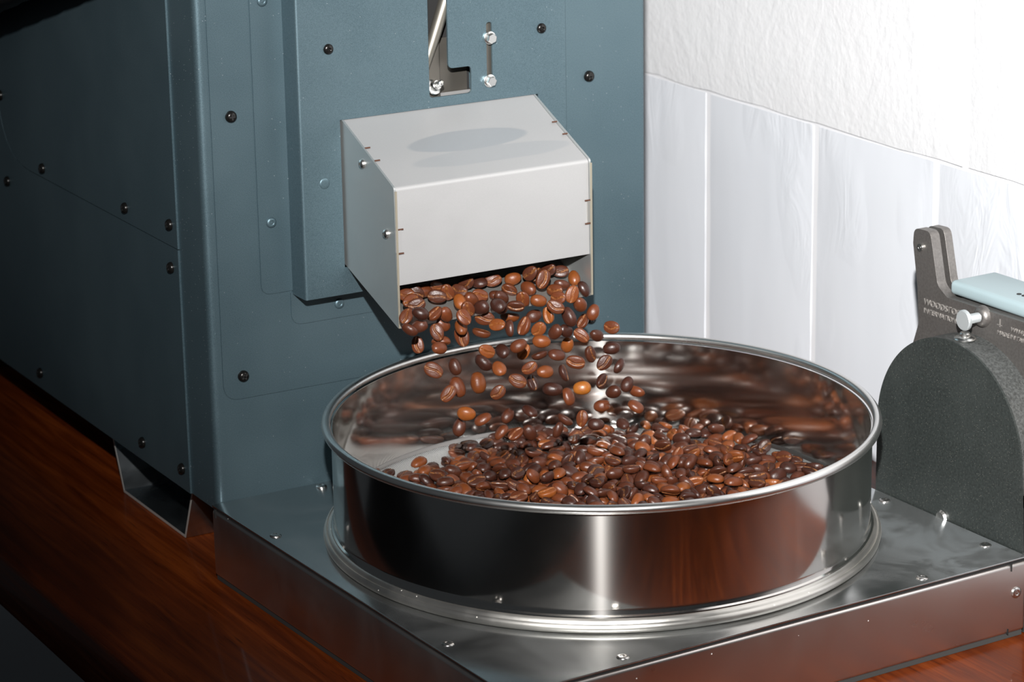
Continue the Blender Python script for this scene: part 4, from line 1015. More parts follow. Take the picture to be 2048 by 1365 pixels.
HEAP_REST = """0.2807 -0.1281 0.0576 0.023 -0.654 -0.756 -0.019 0
0.1214 -0.1252 0.0576 0.024 -0.606 -0.795 -0.018 0
0.1924 -0.1818 0.0601 0.627 -0.004 0.003 0.779 1
0.2003 -0.0713 0.0606 0.270 0.224 -0.065 0.934 1
0.0560 -0.1720 0.0576 0.030 0.081 -0.996 0.002 2
0.2328 -0.1739 0.0587 0.182 -0.970 -0.103 -0.120 2
0.2116 -0.2154 0.0602 0.840 0.301 0.044 0.449 3
0.1919 -0.1353 0.0593 0.134 -0.827 0.503 0.214 2
0.1386 -0.0652 0.0576 0.015 0.854 0.520 -0.025 1
0.2406 -0.1027 0.0576 0.002 0.997 -0.073 0.030 0
0.1064 -0.1600 0.0591 0.304 0.932 -0.163 -0.112 3
0.1934 -0.1124 0.0613 0.270 0.293 0.245 -0.884 2
0.0947 -0.1136 0.0576 0.009 0.954 0.300 -0.028 1
0.2078 -0.1652 0.0576 0.026 0.489 0.872 -0.015 3
0.2481 -0.0856 0.0576 0.028 -0.324 0.946 0.010 1
0.1395 -0.1079 0.0610 0.611 0.739 0.075 -0.275 2
0.1029 -0.1509 0.0576 0.018 0.788 -0.616 0.023 0
0.1965 -0.2772 0.0600 0.582 -0.059 -0.042 -0.810 2
0.1653 -0.0425 0.0576 0.019 0.783 0.621 -0.023 1
0.1233 -0.2075 0.0576 0.008 -0.960 0.280 0.029 4
0.1195 -0.0543 0.0576 0.026 0.505 0.863 -0.015 1
0.2779 -0.2256 0.0591 0.324 0.820 0.459 0.112 0
0.2743 -0.1835 0.0601 0.505 -0.087 -0.286 0.810 1
0.1972 -0.2236 0.0576 0.020 -0.734 -0.679 -0.022 0
0.2424 -0.1265 0.0576 0.029 0.270 -0.962 0.008 1
0.1594 -0.1442 0.0616 0.800 -0.353 -0.359 -0.327 0
0.1564 -0.0941 0.0604 0.626 0.084 0.303 0.713 2
0.1063 -0.2015 0.0594 0.257 0.170 0.948 0.078 2
0.1622 -0.0562 0.0576 0.022 0.671 -0.740 0.020 1
0.1458 -0.1552 0.0606 0.116 0.231 0.028 -0.966 2
0.2287 -0.2176 0.0600 0.917 -0.028 -0.066 -0.393 2
0.1018 -0.1744 0.0601 0.551 0.104 -0.280 -0.779 1
0.1834 -0.1390 0.0576 0.003 0.994 -0.102 0.030 1
0.1191 -0.0824 0.0576 0.029 -0.163 0.986 0.005 0
0.1307 -0.1609 0.0602 0.927 -0.072 -0.109 0.352 3
0.2810 -0.1434 0.0576 0.001 0.999 0.025 -0.030 2
0.1856 -0.1871 0.0600 0.130 0.071 -0.009 0.989 4
0.1154 -0.1866 0.0576 0.007 -0.968 -0.250 -0.029 1
0.1834 -0.2143 0.0601 0.213 -0.075 -0.016 -0.974 0
0.1100 -0.1179 0.0576 0.015 -0.866 -0.499 -0.026 0
0.2631 -0.2000 0.0576 0.020 -0.741 -0.671 -0.022 0
0.1532 -0.2435 0.0576 0.021 -0.715 -0.698 -0.021 1
0.2146 -0.1836 0.0606 0.730 0.649 0.193 0.092 1
0.1499 -0.1994 0.0576 0.015 0.789 -0.615 0.019 0
0.0795 -0.1149 0.0578 0.085 -0.859 0.503 -0.034 2
0.1912 -0.1727 0.0616 0.341 -0.503 -0.008 -0.794 0
0.1725 -0.1580 0.0602 0.080 0.012 0.844 -0.530 0
0.1693 -0.1723 0.0601 0.309 0.024 0.008 -0.951 0
0.1283 -0.1225 0.0605 0.510 -0.190 0.117 0.830 2
0.2039 -0.1319 0.0602 0.930 0.297 0.001 0.217 2
0.1185 -0.1031 0.0576 0.029 0.203 0.979 -0.006 0
0.2696 -0.0674 0.0576 0.018 0.789 -0.613 0.024 0
0.1936 -0.0582 0.0576 0.029 0.153 0.988 -0.005 3
0.2192 -0.1100 0.0603 0.411 -0.221 -0.267 0.843 1
0.2200 -0.1193 0.0576 0.013 -0.907 -0.421 -0.027 1
0.2053 -0.1730 0.0603 0.104 0.020 0.579 -0.808 3
0.1246 -0.1855 0.0601 0.442 0.057 -0.049 0.894 2
0.2109 -0.1996 0.0601 0.748 -0.178 -0.240 0.593 0
0.1742 -0.2217 0.0576 0.021 0.692 -0.721 0.020 0
0.2555 -0.2041 0.0576 0.000 -0.945 0.328 0.001 1
0.1134 -0.2027 0.0576 0.010 0.943 -0.331 0.028 3
0.1321 -0.0928 0.0576 0.007 -0.974 -0.224 -0.029 2
0.2115 -0.0823 0.0576 0.023 0.308 0.951 -0.008 0
0.1502 -0.2205 0.0576 0.015 0.629 0.777 -0.012 2
0.1526 -0.0236 0.0576 0.005 0.986 0.164 -0.029 0
0.1872 -0.0934 0.0602 0.796 0.200 0.221 0.527 1
0.1149 -0.1223 0.0618 0.128 -0.692 -0.274 0.655 0
0.1193 -0.1988 0.0603 0.621 0.375 -0.442 -0.528 0
0.1653 -0.1299 0.0600 0.666 -0.054 0.048 0.743 3
0.2017 -0.1145 0.0600 0.085 0.072 0.006 -0.994 1
0.1848 -0.1111 0.0593 0.003 0.426 -0.848 -0.314 0
0.1821 -0.1056 0.0576 0.006 -0.981 -0.192 -0.029 0
0.0974 -0.0766 0.0582 0.138 -0.562 0.806 -0.125 2
0.2942 -0.1830 0.0600 0.122 0.072 -0.009 0.990 2
0.0584 -0.1371 0.0603 0.434 0.385 0.434 0.690 3
0.1466 -0.0655 0.0600 0.824 0.041 0.060 -0.562 1
0.2135 -0.1900 0.0576 0.025 0.405 -0.914 0.011 2
0.0877 -0.1009 0.0601 0.928 -0.263 0.143 -0.224 0
0.2150 -0.0612 0.0576 0.023 0.635 -0.772 0.019 1
0.1830 -0.2394 0.0601 0.306 0.000 0.939 0.155 0
0.1595 -0.2471 0.0603 0.567 -0.330 0.477 -0.585 1
0.2262 -0.0834 0.0576 0.016 -0.844 0.536 0.025 1
0.1885 -0.2450 0.0576 0.030 0.085 -0.996 0.003 1
0.1346 -0.1677 0.0600 0.366 0.066 0.026 -0.928 2
0.1815 -0.1593 0.0576 0.024 -0.570 -0.821 -0.017 2
0.2270 -0.0918 0.0595 0.094 0.556 -0.750 -0.346 1
0.1317 -0.1514 0.0576 0.018 0.750 0.660 -0.020 4
0.1807 -0.0863 0.0603 0.766 -0.506 0.284 -0.278 0
0.1431 -0.0942 0.0602 0.043 -0.060 0.288 -0.955 1
0.1559 -0.1167 0.0601 0.994 -0.002 0.023 0.102 3
0.2370 -0.1593 0.0576 0.019 0.775 0.632 -0.023 3
0.1734 -0.1334 0.0576 0.030 0.075 -0.997 0.002 4
0.1739 -0.1260 0.0600 0.092 0.072 0.007 -0.993 1
0.1282 -0.2435 0.0600 0.470 -0.064 0.034 0.880 0
0.1480 -0.2291 0.0582 0.174 -0.984 -0.016 0.044 4
0.1570 -0.1948 0.0582 0.111 -0.012 -0.989 0.101 1
0.1772 -0.2455 0.0576 0.030 0.006 1.000 -0.000 0
0.1757 -0.2329 0.0600 0.416 -0.066 0.030 0.906 1
0.2864 -0.1504 0.0576 0.030 0.014 0.999 -0.000 3
0.2773 -0.2175 0.0585 0.084 -0.166 0.959 -0.212 0
0.1590 -0.2030 0.0576 0.009 -0.956 0.291 0.028 3
0.2429 -0.0602 0.0576 0.006 -0.980 0.195 0.029 1
0.1663 -0.2207 0.0576 0.022 0.663 0.748 -0.020 0
0.1569 -0.0469 0.0576 0.027 -0.413 0.910 0.012 2
0.0884 -0.1537 0.0603 0.225 0.249 -0.524 -0.783 2
0.1303 -0.2518 0.0576 0.030 0.121 -0.992 0.004 1
0.1997 -0.1074 0.0576 0.005 -0.985 -0.172 -0.029 0
0.2244 -0.2383 0.0576 0.029 0.184 -0.983 0.005 2
0.2106 -0.1019 0.0601 0.359 -0.037 0.297 -0.884 0
0.2545 -0.0769 0.0576 0.027 0.453 -0.891 0.014 1
0.2068 -0.2509 0.0576 0.020 0.736 -0.677 0.022 1
0.1279 -0.1007 0.0576 0.030 0.109 0.994 -0.003 0
0.1558 -0.0687 0.0602 0.274 -0.135 -0.262 0.915 1
0.1936 -0.1537 0.0603 0.794 0.536 -0.222 -0.185 1
0.1038 -0.1247 0.0578 0.006 0.525 0.848 0.072 1
0.0873 -0.1099 0.0576 0.027 0.405 -0.914 0.012 2
0.1505 -0.1432 0.0576 0.028 -0.368 -0.929 -0.011 0
0.2895 -0.2028 0.0576 0.024 0.603 -0.798 0.018 1
0.2455 -0.1340 0.0594 0.016 0.968 -0.013 0.252 1
0.1628 -0.1683 0.0576 0.015 0.297 -0.955 0.005 2
0.1841 -0.1244 0.0576 0.023 -0.153 0.988 0.004 0
0.2094 -0.1408 0.0576 0.008 -0.294 -0.956 -0.003 3
0.2326 -0.0595 0.0597 0.018 -0.425 -0.815 0.393 0
0.1509 -0.1753 0.0607 0.138 0.120 0.575 -0.798 0
0.1903 -0.0303 0.0576 0.023 -0.627 -0.778 -0.019 1
0.1021 -0.0853 0.0601 0.356 0.036 0.297 0.885 2
0.2566 -0.1219 0.0576 0.005 -0.986 -0.165 -0.029 2
0.1249 -0.0637 0.0576 0.018 -0.808 0.588 0.024 2
0.1714 -0.1045 0.0601 0.890 -0.242 0.176 -0.344 2
0.0960 -0.1563 0.0600 0.509 0.062 0.037 -0.858 2
0.2420 -0.0748 0.0576 0.031 -0.169 0.985 -0.002 2
0.2188 -0.1382 0.0603 0.815 0.570 -0.104 -0.014 0
0.1778 -0.1926 0.0601 0.947 0.277 0.113 0.119 0
0.1914 -0.0712 0.0593 0.125 0.963 -0.048 -0.235 0
0.1948 -0.1209 0.0576 0.003 0.994 0.102 -0.030 1
0.2253 -0.2286 0.0576 0.015 0.855 0.518 -0.025 1
0.1542 -0.2347 0.0601 0.953 0.284 0.093 0.052 2
0.2141 -0.1281 0.0579 0.081 0.785 0.604 0.114 1
0.2000 -0.1659 0.0587 0.166 -0.832 0.521 0.092 0
0.1852 -0.2344 0.0601 0.580 -0.114 -0.276 0.758 2
0.1918 -0.1039 0.0576 0.015 0.856 0.516 -0.025 3
0.1582 -0.1792 0.0593 0.249 0.671 0.695 -0.068 1
0.2038 -0.0976 0.0650 0.942 -0.280 0.057 -0.173 2
0.1416 -0.1995 0.0604 0.132 0.200 -0.545 -0.803 0
0.1864 -0.0638 0.0603 0.767 -0.302 -0.071 0.562 4
0.2293 -0.1666 0.0576 0.026 0.471 -0.881 0.014 0
0.2509 -0.2451 0.0603 0.089 0.031 0.579 -0.810 1
0.1705 -0.1886 0.0576 0.003 0.995 0.095 -0.030 2
0.1551 -0.2104 0.0576 0.030 -0.069 0.997 0.002 1
0.2596 -0.1912 0.0576 0.000 -0.999 0.017 0.029 1
0.1158 -0.1614 0.0576 0.015 -0.871 -0.490 -0.026 1
0.1429 -0.1485 0.0576 0.005 -0.067 0.998 0.000 0
0.1310 -0.1084 0.0576 0.006 0.977 0.213 -0.029 2
0.2425 -0.1762 0.0601 0.879 0.021 0.039 -0.474 0
0.2551 -0.1748 0.0600 0.371 -0.067 0.027 0.926 2
0.2542 -0.0683 0.0601 0.355 0.179 -0.239 -0.886 1
0.1881 -0.1183 0.0598 0.432 0.890 0.044 0.140 3
0.1722 -0.0715 0.0576 0.017 0.821 -0.569 0.024 1
0.2393 -0.1173 0.0603 0.790 0.578 0.048 0.199 1
0.2472 -0.1690 0.0603 0.497 0.424 0.396 0.646 3
0.1498 -0.1897 0.0600 0.969 -0.017 0.070 0.236 2
0.2064 -0.1791 0.0576 0.002 0.989 -0.150 0.011 1
0.1927 -0.1601 0.0576 0.002 -0.997 0.065 0.030 1
0.1403 -0.1935 0.0576 0.010 0.213 -0.977 0.002 0
0.1254 -0.2196 0.0603 0.389 0.356 -0.458 -0.716 2
0.1887 -0.1954 0.0608 0.178 0.707 0.584 -0.357 1
0.2336 -0.1077 0.0605 0.473 -0.848 0.059 0.231 0
0.1775 -0.1675 0.0576 0.018 -0.808 0.588 0.024 2
0.1626 -0.1380 0.0576 0.008 -0.285 -0.958 -0.003 1
0.2539 -0.2510 0.0576 0.009 -0.957 -0.289 -0.028 2
0.2479 -0.1199 0.0605 0.956 -0.044 -0.185 -0.225 1
0.1682 -0.1802 0.0576 0.003 0.991 0.131 -0.021 2
0.2012 -0.2061 0.0576 0.025 0.503 -0.864 0.015 0
0.1296 -0.1161 0.0599 0.303 0.911 -0.109 -0.257 2
0.1510 -0.0997 0.0576 0.013 -0.743 0.669 0.014 3
0.1900 -0.1292 0.0601 0.462 -0.072 0.290 -0.835 0
0.2234 -0.1526 0.0605 0.702 0.329 0.048 0.630 0
0.1811 -0.2221 0.0617 0.461 0.286 -0.438 0.717 2
0.1298 -0.1304 0.0576 0.000 -1.000 0.006 0.030 0
0.1584 -0.2266 0.0576 0.001 -0.999 0.028 0.029 3
0.1596 -0.1734 0.0653 0.901 0.305 0.302 -0.068 1
0.1760 -0.1511 0.0576 0.000 -0.999 0.036 0.010 1
0.1565 -0.0554 0.0600 0.110 0.937 0.088 0.319 4
0.2514 -0.1039 0.0576 0.002 0.998 0.059 -0.030 4
0.2203 -0.1453 0.0576 0.003 -0.995 -0.095 -0.030 1
0.1272 -0.0551 0.0603 0.716 -0.457 0.357 -0.390 3
0.1800 -0.0789 0.0576 0.002 -0.997 0.078 0.030 3
0.2471 -0.2079 0.0576 0.025 -0.520 0.854 0.015 1
0.1375 -0.1208 0.0576 0.027 -0.394 0.919 0.012 3
0.0968 -0.2013 0.0576 0.028 -0.366 -0.930 -0.011 2
0.2015 -0.1571 0.0576 0.021 0.705 0.708 -0.021 1
0.2638 -0.1262 0.0601 0.980 0.011 -0.059 0.190 0
0.2275 -0.0478 0.0590 0.297 0.800 -0.507 -0.120 1
0.2293 -0.1429 0.0608 0.584 -0.171 0.570 -0.552 1
0.2235 -0.0618 0.0576 0.027 -0.376 0.926 0.011 1
0.0485 -0.1030 0.0601 0.224 -0.007 0.299 0.928 0
0.1492 -0.1808 0.0602 0.036 -0.089 -0.292 0.952 1
0.1920 -0.2013 0.0576 0.016 0.834 0.550 -0.025 0
0.2794 -0.1173 0.0576 0.020 -0.737 0.675 0.022 2
0.1895 -0.0503 0.0602 0.261 -0.012 -0.297 0.918 4
0.1467 -0.0789 0.0601 0.694 0.263 0.142 0.655 1
0.2061 -0.1875 0.0607 0.362 -0.329 -0.141 0.861 2
0.1578 -0.2188 0.0601 0.887 -0.297 0.034 -0.351 1
0.1600 -0.2703 0.0601 0.861 -0.227 -0.194 0.412 3
0.1624 -0.1019 0.0600 0.534 -0.061 0.039 0.842 1
0.1937 -0.0640 0.0612 0.371 -0.161 -0.843 -0.354 0
0.1225 -0.1666 0.0602 0.820 -0.227 0.223 -0.476 0
0.2044 -0.1960 0.0576 0.014 0.882 0.470 -0.026 1
0.2524 -0.1271 0.0592 0.367 -0.915 0.170 -0.004 2
0.1701 -0.0246 0.0576 0.000 0.999 0.013 -0.030 1
0.1414 -0.2588 0.0576 0.029 -0.234 0.972 0.007 0
0.2303 -0.1160 0.0601 0.882 -0.238 -0.182 0.364 0
0.0776 -0.2359 0.0576 0.030 0.013 -0.999 0.000 2
0.1485 -0.1619 0.0576 0.002 0.997 0.065 -0.030 0
0.2007 -0.1477 0.0607 0.799 -0.474 0.326 -0.177 1
0.2184 -0.0797 0.0618 0.481 -0.141 -0.722 -0.477 2
0.1716 -0.1429 0.0576 0.018 0.748 0.663 -0.021 4
0.1854 -0.0391 0.0576 0.003 -0.836 -0.549 -0.005 1
0.0625 -0.1314 0.0576 0.012 0.920 -0.390 0.027 0
0.0523 -0.1315 0.0576 0.027 0.399 -0.916 0.012 2
0.1048 -0.1834 0.0576 0.027 -0.395 -0.918 -0.012 1
0.1967 -0.0460 0.0576 0.000 1.000 -0.007 0.030 0
0.0375 -0.1424 0.0576 0.024 -0.574 0.818 0.017 2
0.0467 -0.1264 0.0601 0.203 0.137 -0.266 -0.932 1
0.1184 -0.2204 0.0576 0.021 -0.716 0.697 0.021 1
0.0963 -0.2677 0.0603 0.052 -0.131 0.565 -0.813 0
0.0806 -0.1533 0.0584 0.218 0.957 0.193 -0.003 0
0.1212 -0.1188 0.0604 0.402 0.791 -0.447 0.113 0
0.1438 -0.0523 0.0576 0.027 0.426 -0.904 0.013 0
0.1797 -0.0701 0.0582 0.000 0.811 0.568 -0.141 0
0.1438 -0.1009 0.0609 0.597 0.085 0.335 -0.724 0
0.1273 -0.1477 0.0607 0.233 0.779 -0.500 0.298 0
0.1935 -0.2154 0.0576 0.029 -0.173 0.984 0.005 2
0.2493 -0.1819 0.0576 0.016 0.593 -0.805 0.011 0
0.2591 -0.1323 0.0596 0.124 -0.198 -0.913 -0.335 1
0.2861 -0.1123 0.0576 0.024 0.580 0.814 -0.017 1
0.1157 -0.0917 0.0576 0.023 -0.621 -0.783 -0.019 0
0.1810 -0.0521 0.0576 0.006 0.961 -0.276 0.021 0
0.0514 -0.1425 0.0576 0.030 0.028 0.999 -0.001 2
0.2213 -0.1300 0.0576 0.016 0.714 -0.700 0.016 3
0.2016 -0.0620 0.0602 0.710 -0.262 -0.141 0.638 1
0.2105 -0.1099 0.0581 0.051 -0.342 0.932 0.106 0
0.2619 -0.1145 0.0576 0.001 -0.999 0.026 0.030 0
0.2461 -0.1921 0.0576 0.010 -0.947 -0.319 -0.028 0
0.1386 -0.0849 0.0576 0.000 0.736 0.677 -0.000 1
0.1708 -0.0581 0.0576 0.008 0.965 0.260 -0.029 0
0.2236 -0.1020 0.0576 0.014 0.889 0.457 -0.026 3
0.1699 -0.2124 0.0586 0.023 -0.798 -0.571 0.193 0
0.1096 -0.0849 0.0605 0.470 -0.292 -0.153 0.819 1
0.2703 -0.1199 0.0576 0.030 -0.056 -0.998 -0.002 0
0.2176 -0.2500 0.0576 0.029 -0.285 0.958 0.009 1
0.1788 -0.1821 0.0576 0.009 -0.928 -0.372 -0.023 1
0.1277 -0.0860 0.0576 0.030 -0.118 0.993 0.004 2
0.2431 -0.1414 0.0600 0.995 -0.005 -0.068 -0.073 3
0.0686 -0.1402 0.0577 0.043 0.938 -0.343 0.018 0
0.0946 -0.1694 0.0576 0.019 -0.420 -0.908 -0.009 2
0.1108 -0.1270 0.0619 0.343 0.618 -0.674 0.216 1
0.0702 -0.1896 0.0601 0.605 0.123 0.272 0.738 2
0.1563 -0.1080 0.0576 0.025 0.554 -0.832 0.016 1
0.2133 -0.0252 0.0576 0.014 0.876 -0.482 0.026 2
0.2180 -0.2354 0.0603 0.268 -0.098 0.571 -0.770 4
0.1241 -0.1570 0.0594 0.383 -0.834 -0.384 0.104 1
0.1097 -0.1783 0.0603 0.422 0.214 0.538 0.698 0
0.1330 -0.2212 0.0576 0.015 0.860 -0.510 0.026 1
0.1272 -0.2001 0.0602 0.932 -0.267 -0.131 0.207 2
0.1456 -0.2071 0.0576 0.026 0.464 0.885 -0.014 0
0.2160 -0.1753 0.0600 0.940 0.024 -0.068 0.334 2
0.1075 -0.2540 0.0601 0.059 -0.059 -0.293 -0.952 2
0.1582 -0.1625 0.0579 0.135 0.895 0.426 0.025 2
0.1518 -0.0783 0.0595 0.234 0.578 -0.706 -0.335 1
0.2619 -0.2438 0.0600 0.335 0.068 0.024 -0.939 1
0.2010 -0.0389 0.0576 0.028 0.300 0.953 -0.009 1
0.1664 -0.1525 0.0606 0.008 -0.188 0.554 0.811 2
0.2098 -0.2304 0.0600 0.984 -0.012 -0.071 -0.161 3
0.1846 -0.1476 0.0576 0.010 -0.939 0.343 0.028 0
0.1483 -0.1107 0.0576 0.022 0.683 -0.729 0.020 2
0.1230 -0.1351 0.0603 0.639 0.507 -0.280 -0.505 2
0.1785 -0.2089 0.0576 0.006 -0.906 -0.423 -0.012 2
0.2021 -0.0825 0.0576 0.023 0.575 0.817 -0.016 1
0.2385 -0.1681 0.0579 0.035 -0.005 -0.991 -0.126 0
0.2230 -0.0522 0.0576 0.011 0.925 -0.379 0.028 0
0.1417 -0.2221 0.0576 0.001 0.873 -0.488 0.002 1
0.1459 -0.1353 0.0603 0.010 -0.101 0.571 -0.815 1
0.2446 -0.1542 0.0601 0.443 0.066 -0.292 -0.845 2
0.1209 -0.1523 0.0576 0.026 0.231 -0.973 0.006 0
0.1620 -0.1181 0.0625 0.104 0.829 -0.545 -0.067 2
0.2038 -0.2146 0.0576 0.005 0.889 0.458 -0.010 3
0.1997 -0.1395 0.0601 0.244 -0.048 -0.012 -0.969 1
0.1797 -0.0962 0.0576 0.011 0.911 -0.413 0.025 1
0.2012 -0.0996 0.0601 0.210 0.139 0.265 0.931 2
0.1654 -0.1971 0.0583 0.160 0.484 -0.859 -0.043 2
0.1541 -0.1567 0.0624 0.459 -0.456 -0.550 -0.529 3
0.1889 -0.0581 0.0624 0.265 0.340 0.899 -0.079 1
0.1600 -0.0776 0.0576 0.013 -0.904 0.427 0.027 0
0.2711 -0.1920 0.0601 0.522 0.223 -0.200 -0.799 1
0.0828 -0.1904 0.0576 0.015 0.857 0.515 -0.025 0
0.1712 -0.0775 0.0611 0.471 -0.690 -0.522 -0.174 0
0.0629 -0.0705 0.0576 0.010 0.935 -0.352 0.028 2
0.1491 -0.1947 0.0634 0.057 -0.700 -0.711 0.026 2
0.1701 -0.0499 0.0576 0.005 -0.985 -0.171 -0.029 1
0.2282 -0.1254 0.0576 0.013 -0.898 0.439 0.027 0
0.2518 -0.1459 0.0600 0.962 0.018 -0.064 0.266 1
0.2647 -0.2098 0.0576 0.030 -0.062 -0.998 -0.002 1
0.2965 -0.1842 0.0632 0.106 -0.729 -0.676 0.034 0
0.1427 -0.2147 0.0588 0.054 0.348 0.905 -0.240 2
0.1997 -0.1053 0.0639 0.019 0.130 -0.988 -0.076 3
0.2181 -0.2269 0.0609 0.871 -0.120 -0.261 -0.399 2
0.1971 -0.1764 0.0593 0.298 0.779 -0.501 -0.231 2
0.2087 -0.1575 0.0591 0.143 -0.424 -0.846 0.289 3
0.2604 -0.2179 0.0601 0.655 0.255 0.157 0.694 1
0.1351 -0.1446 0.0634 0.461 0.183 -0.176 0.850 0
0.1319 -0.0479 0.0603 0.172 0.028 -0.579 -0.796 3
0.1607 -0.1868 0.0576 0.016 0.834 -0.551 0.025 2
0.1699 -0.0957 0.0576 0.011 0.932 0.362 -0.028 2
0.1403 -0.1409 0.0576 0.001 -0.998 -0.068 -0.020 1
0.1373 -0.1758 0.0576 0.029 -0.187 -0.982 -0.006 2
0.1899 -0.2170 0.0628 0.015 0.926 0.358 0.116 0
0.1556 -0.1046 0.0637 0.499 0.691 0.523 -0.001 3
0.2049 -0.2231 0.0605 0.899 -0.088 0.212 0.372 1
0.1878 -0.1029 0.0627 0.224 0.786 0.571 -0.080 3
0.1838 -0.2007 0.0605 0.941 -0.263 -0.189 0.094 0
0.1860 -0.0846 0.0623 0.011 -0.707 0.239 -0.666 2
0.2428 -0.2353 0.0576 0.019 -0.778 0.627 0.023 2
0.2370 -0.2157 0.0576 0.008 -0.165 -0.986 -0.001 0
0.1891 -0.2240 0.0576 0.012 0.822 -0.570 0.017 0
0.0368 -0.1183 0.0576 0.030 0.004 1.000 -0.000 0
0.1671 -0.2643 0.0576 0.022 -0.682 -0.731 -0.020 2
0.2375 -0.0392 0.0576 0.017 0.828 -0.560 0.025 2
0.1976 -0.2395 0.0600 0.923 0.027 -0.067 0.378 1
0.2056 -0.1218 0.0602 0.951 0.294 0.049 -0.082 1
0.2627 -0.2266 0.0576 0.007 -0.970 -0.243 -0.028 2
0.1321 -0.2051 0.0613 0.779 -0.384 0.190 0.457 1
0.1576 -0.1518 0.0601 0.942 0.273 0.123 0.154 0
0.1757 -0.1759 0.0616 0.274 -0.454 -0.039 0.847 3
0.1465 -0.1209 0.0576 0.028 -0.366 0.930 0.011 1
0.2513 -0.1362 0.0601 0.608 -0.244 -0.173 0.736 3
0.1366 -0.1515 0.0621 0.049 -0.698 0.666 0.260 2
0.1364 -0.1348 0.0613 0.896 -0.190 -0.388 0.103 2
0.1511 -0.1270 0.0601 0.053 -0.075 -0.004 -0.996 2
0.0965 -0.1382 0.0576 0.029 -0.190 -0.981 -0.006 0
0.1514 -0.2057 0.0623 0.022 0.998 -0.046 -0.030 0
0.2274 -0.1348 0.0592 0.034 -0.961 0.149 0.231 1
0.2078 -0.0947 0.0576 0.002 -0.996 0.082 0.020 2
0.1950 -0.0785 0.0585 0.160 -0.227 0.954 -0.114 1
0.0871 -0.1404 0.0576 0.029 -0.192 -0.981 -0.006 0
0.1681 -0.1201 0.0576 0.002 -0.906 -0.424 -0.005 2
0.1696 -0.2511 0.0601 0.732 0.172 0.244 0.612 1
0.2236 -0.1927 0.0601 0.102 -0.046 -0.295 -0.949 1
0.0862 -0.1475 0.0608 0.174 0.147 0.573 -0.787 1
0.1989 -0.1270 0.0606 0.083 0.212 -0.288 0.930 3
0.2079 -0.0667 0.0576 0.020 -0.743 0.668 0.022 1
0.0846 -0.0687 0.0576 0.017 0.811 -0.584 0.024 1
0.1013 -0.1007 0.0576 0.006 0.982 -0.187 0.029 0
0.1812 -0.1984 0.0624 0.243 0.816 0.516 -0.098 2
0.2599 -0.1405 0.0602 0.908 -0.260 0.139 -0.299 0
0.1925 -0.1451 0.0578 0.008 0.462 0.882 0.088 0
0.1864 -0.0742 0.0607 0.700 0.038 0.364 0.614 0
0.2449 -0.0789 0.0601 0.494 -0.847 -0.121 0.156 4
0.2553 -0.0900 0.0576 0.004 -0.988 -0.150 -0.029 2
0.1624 -0.2121 0.0589 0.215 0.536 -0.787 -0.217 0
0.2698 -0.1114 0.0601 0.486 -0.214 -0.209 0.821 1
0.2835 -0.0885 0.0576 0.005 -0.986 0.164 0.029 2
0.2130 -0.1673 0.0607 0.264 -0.695 -0.440 0.503 1
0.1923 -0.0852 0.0592 0.266 -0.954 -0.045 -0.128 2
0.1412 -0.1281 0.0603 0.137 0.120 0.171 0.968 0
0.1833 -0.0136 0.0576 0.002 -0.998 0.055 0.030 2
0.2380 -0.0666 0.0576 0.028 0.346 0.938 -0.010 0
0.2127 -0.0445 0.0601 0.125 0.039 0.296 -0.946 2
0.2065 -0.1242 0.0625 0.294 -0.937 0.141 0.128 1
0.1551 -0.0834 0.0607 0.326 -0.177 -0.885 -0.281 2
0.1008 -0.1642 0.0576 0.024 -0.571 -0.821 -0.017 0
0.1163 -0.2115 0.0602 0.200 0.014 -0.306 0.931 2
0.2184 -0.0346 0.0576 0.026 -0.452 0.891 0.013 0
0.1412 -0.0735 0.0576 0.028 -0.359 0.933 0.011 0
0.0794 -0.1059 0.0576 0.030 -0.094 0.995 0.003 1
0.2314 -0.1819 0.0609 0.437 0.542 0.271 0.664 0
0.1412 -0.1141 0.0604 0.772 0.499 -0.297 -0.259 1
0.1617 -0.1381 0.0637 0.089 0.473 0.876 -0.020 0
0.1815 -0.1322 0.0598 0.111 -0.341 -0.809 0.466 3
0.1762 -0.1117 0.0591 0.243 -0.884 -0.388 -0.094 1
0.1742 -0.2004 0.0600 0.935 -0.025 -0.068 -0.346 1
0.1296 -0.1791 0.0602 0.725 0.183 -0.258 -0.612 1
0.1114 -0.1039 0.0592 0.228 0.251 0.920 0.197 0
0.2522 -0.1134 0.0576 0.017 0.830 -0.558 0.025 0
0.2103 -0.2073 0.0594 0.067 0.003 -0.919 -0.387 2
0.2012 -0.2304 0.0616 0.821 -0.228 0.492 -0.178 2
0.2541 -0.2132 0.0577 0.038 -0.932 -0.359 -0.019 2
0.0355 -0.1979 0.0576 0.023 0.637 0.770 -0.019 0
0.2531 -0.1647 0.0576 0.015 0.861 0.508 -0.026 2
0.1168 -0.1713 0.0581 0.034 -0.415 -0.895 0.162 1
0.1779 -0.2537 0.0577 0.019 -0.289 -0.956 -0.045 1
0.1408 -0.2356 0.0576 0.029 -0.185 0.982 0.006 2
0.1845 -0.1751 0.0601 0.892 -0.297 0.030 -0.338 1
0.2086 -0.0574 0.0606 0.576 -0.348 0.069 -0.736 0
0.2164 -0.0910 0.0601 0.813 -0.206 0.217 -0.499 2
0.2050 -0.1426 0.0628 0.034 -0.931 0.363 0.003 3
0.1788 -0.2807 0.0576 0.016 -0.851 0.524 0.025 0
0.2707 -0.1457 0.0576 0.000 0.996 -0.087 0.005 0
0.0905 -0.1839 0.0595 0.118 -0.860 -0.437 -0.235 0
0.1793 -0.0608 0.0576 0.027 -0.255 0.967 0.007 2
0.2845 -0.1694 0.0576 0.006 -0.979 -0.200 -0.029 1
0.1545 -0.1394 0.0599 0.027 0.395 0.815 -0.423 0
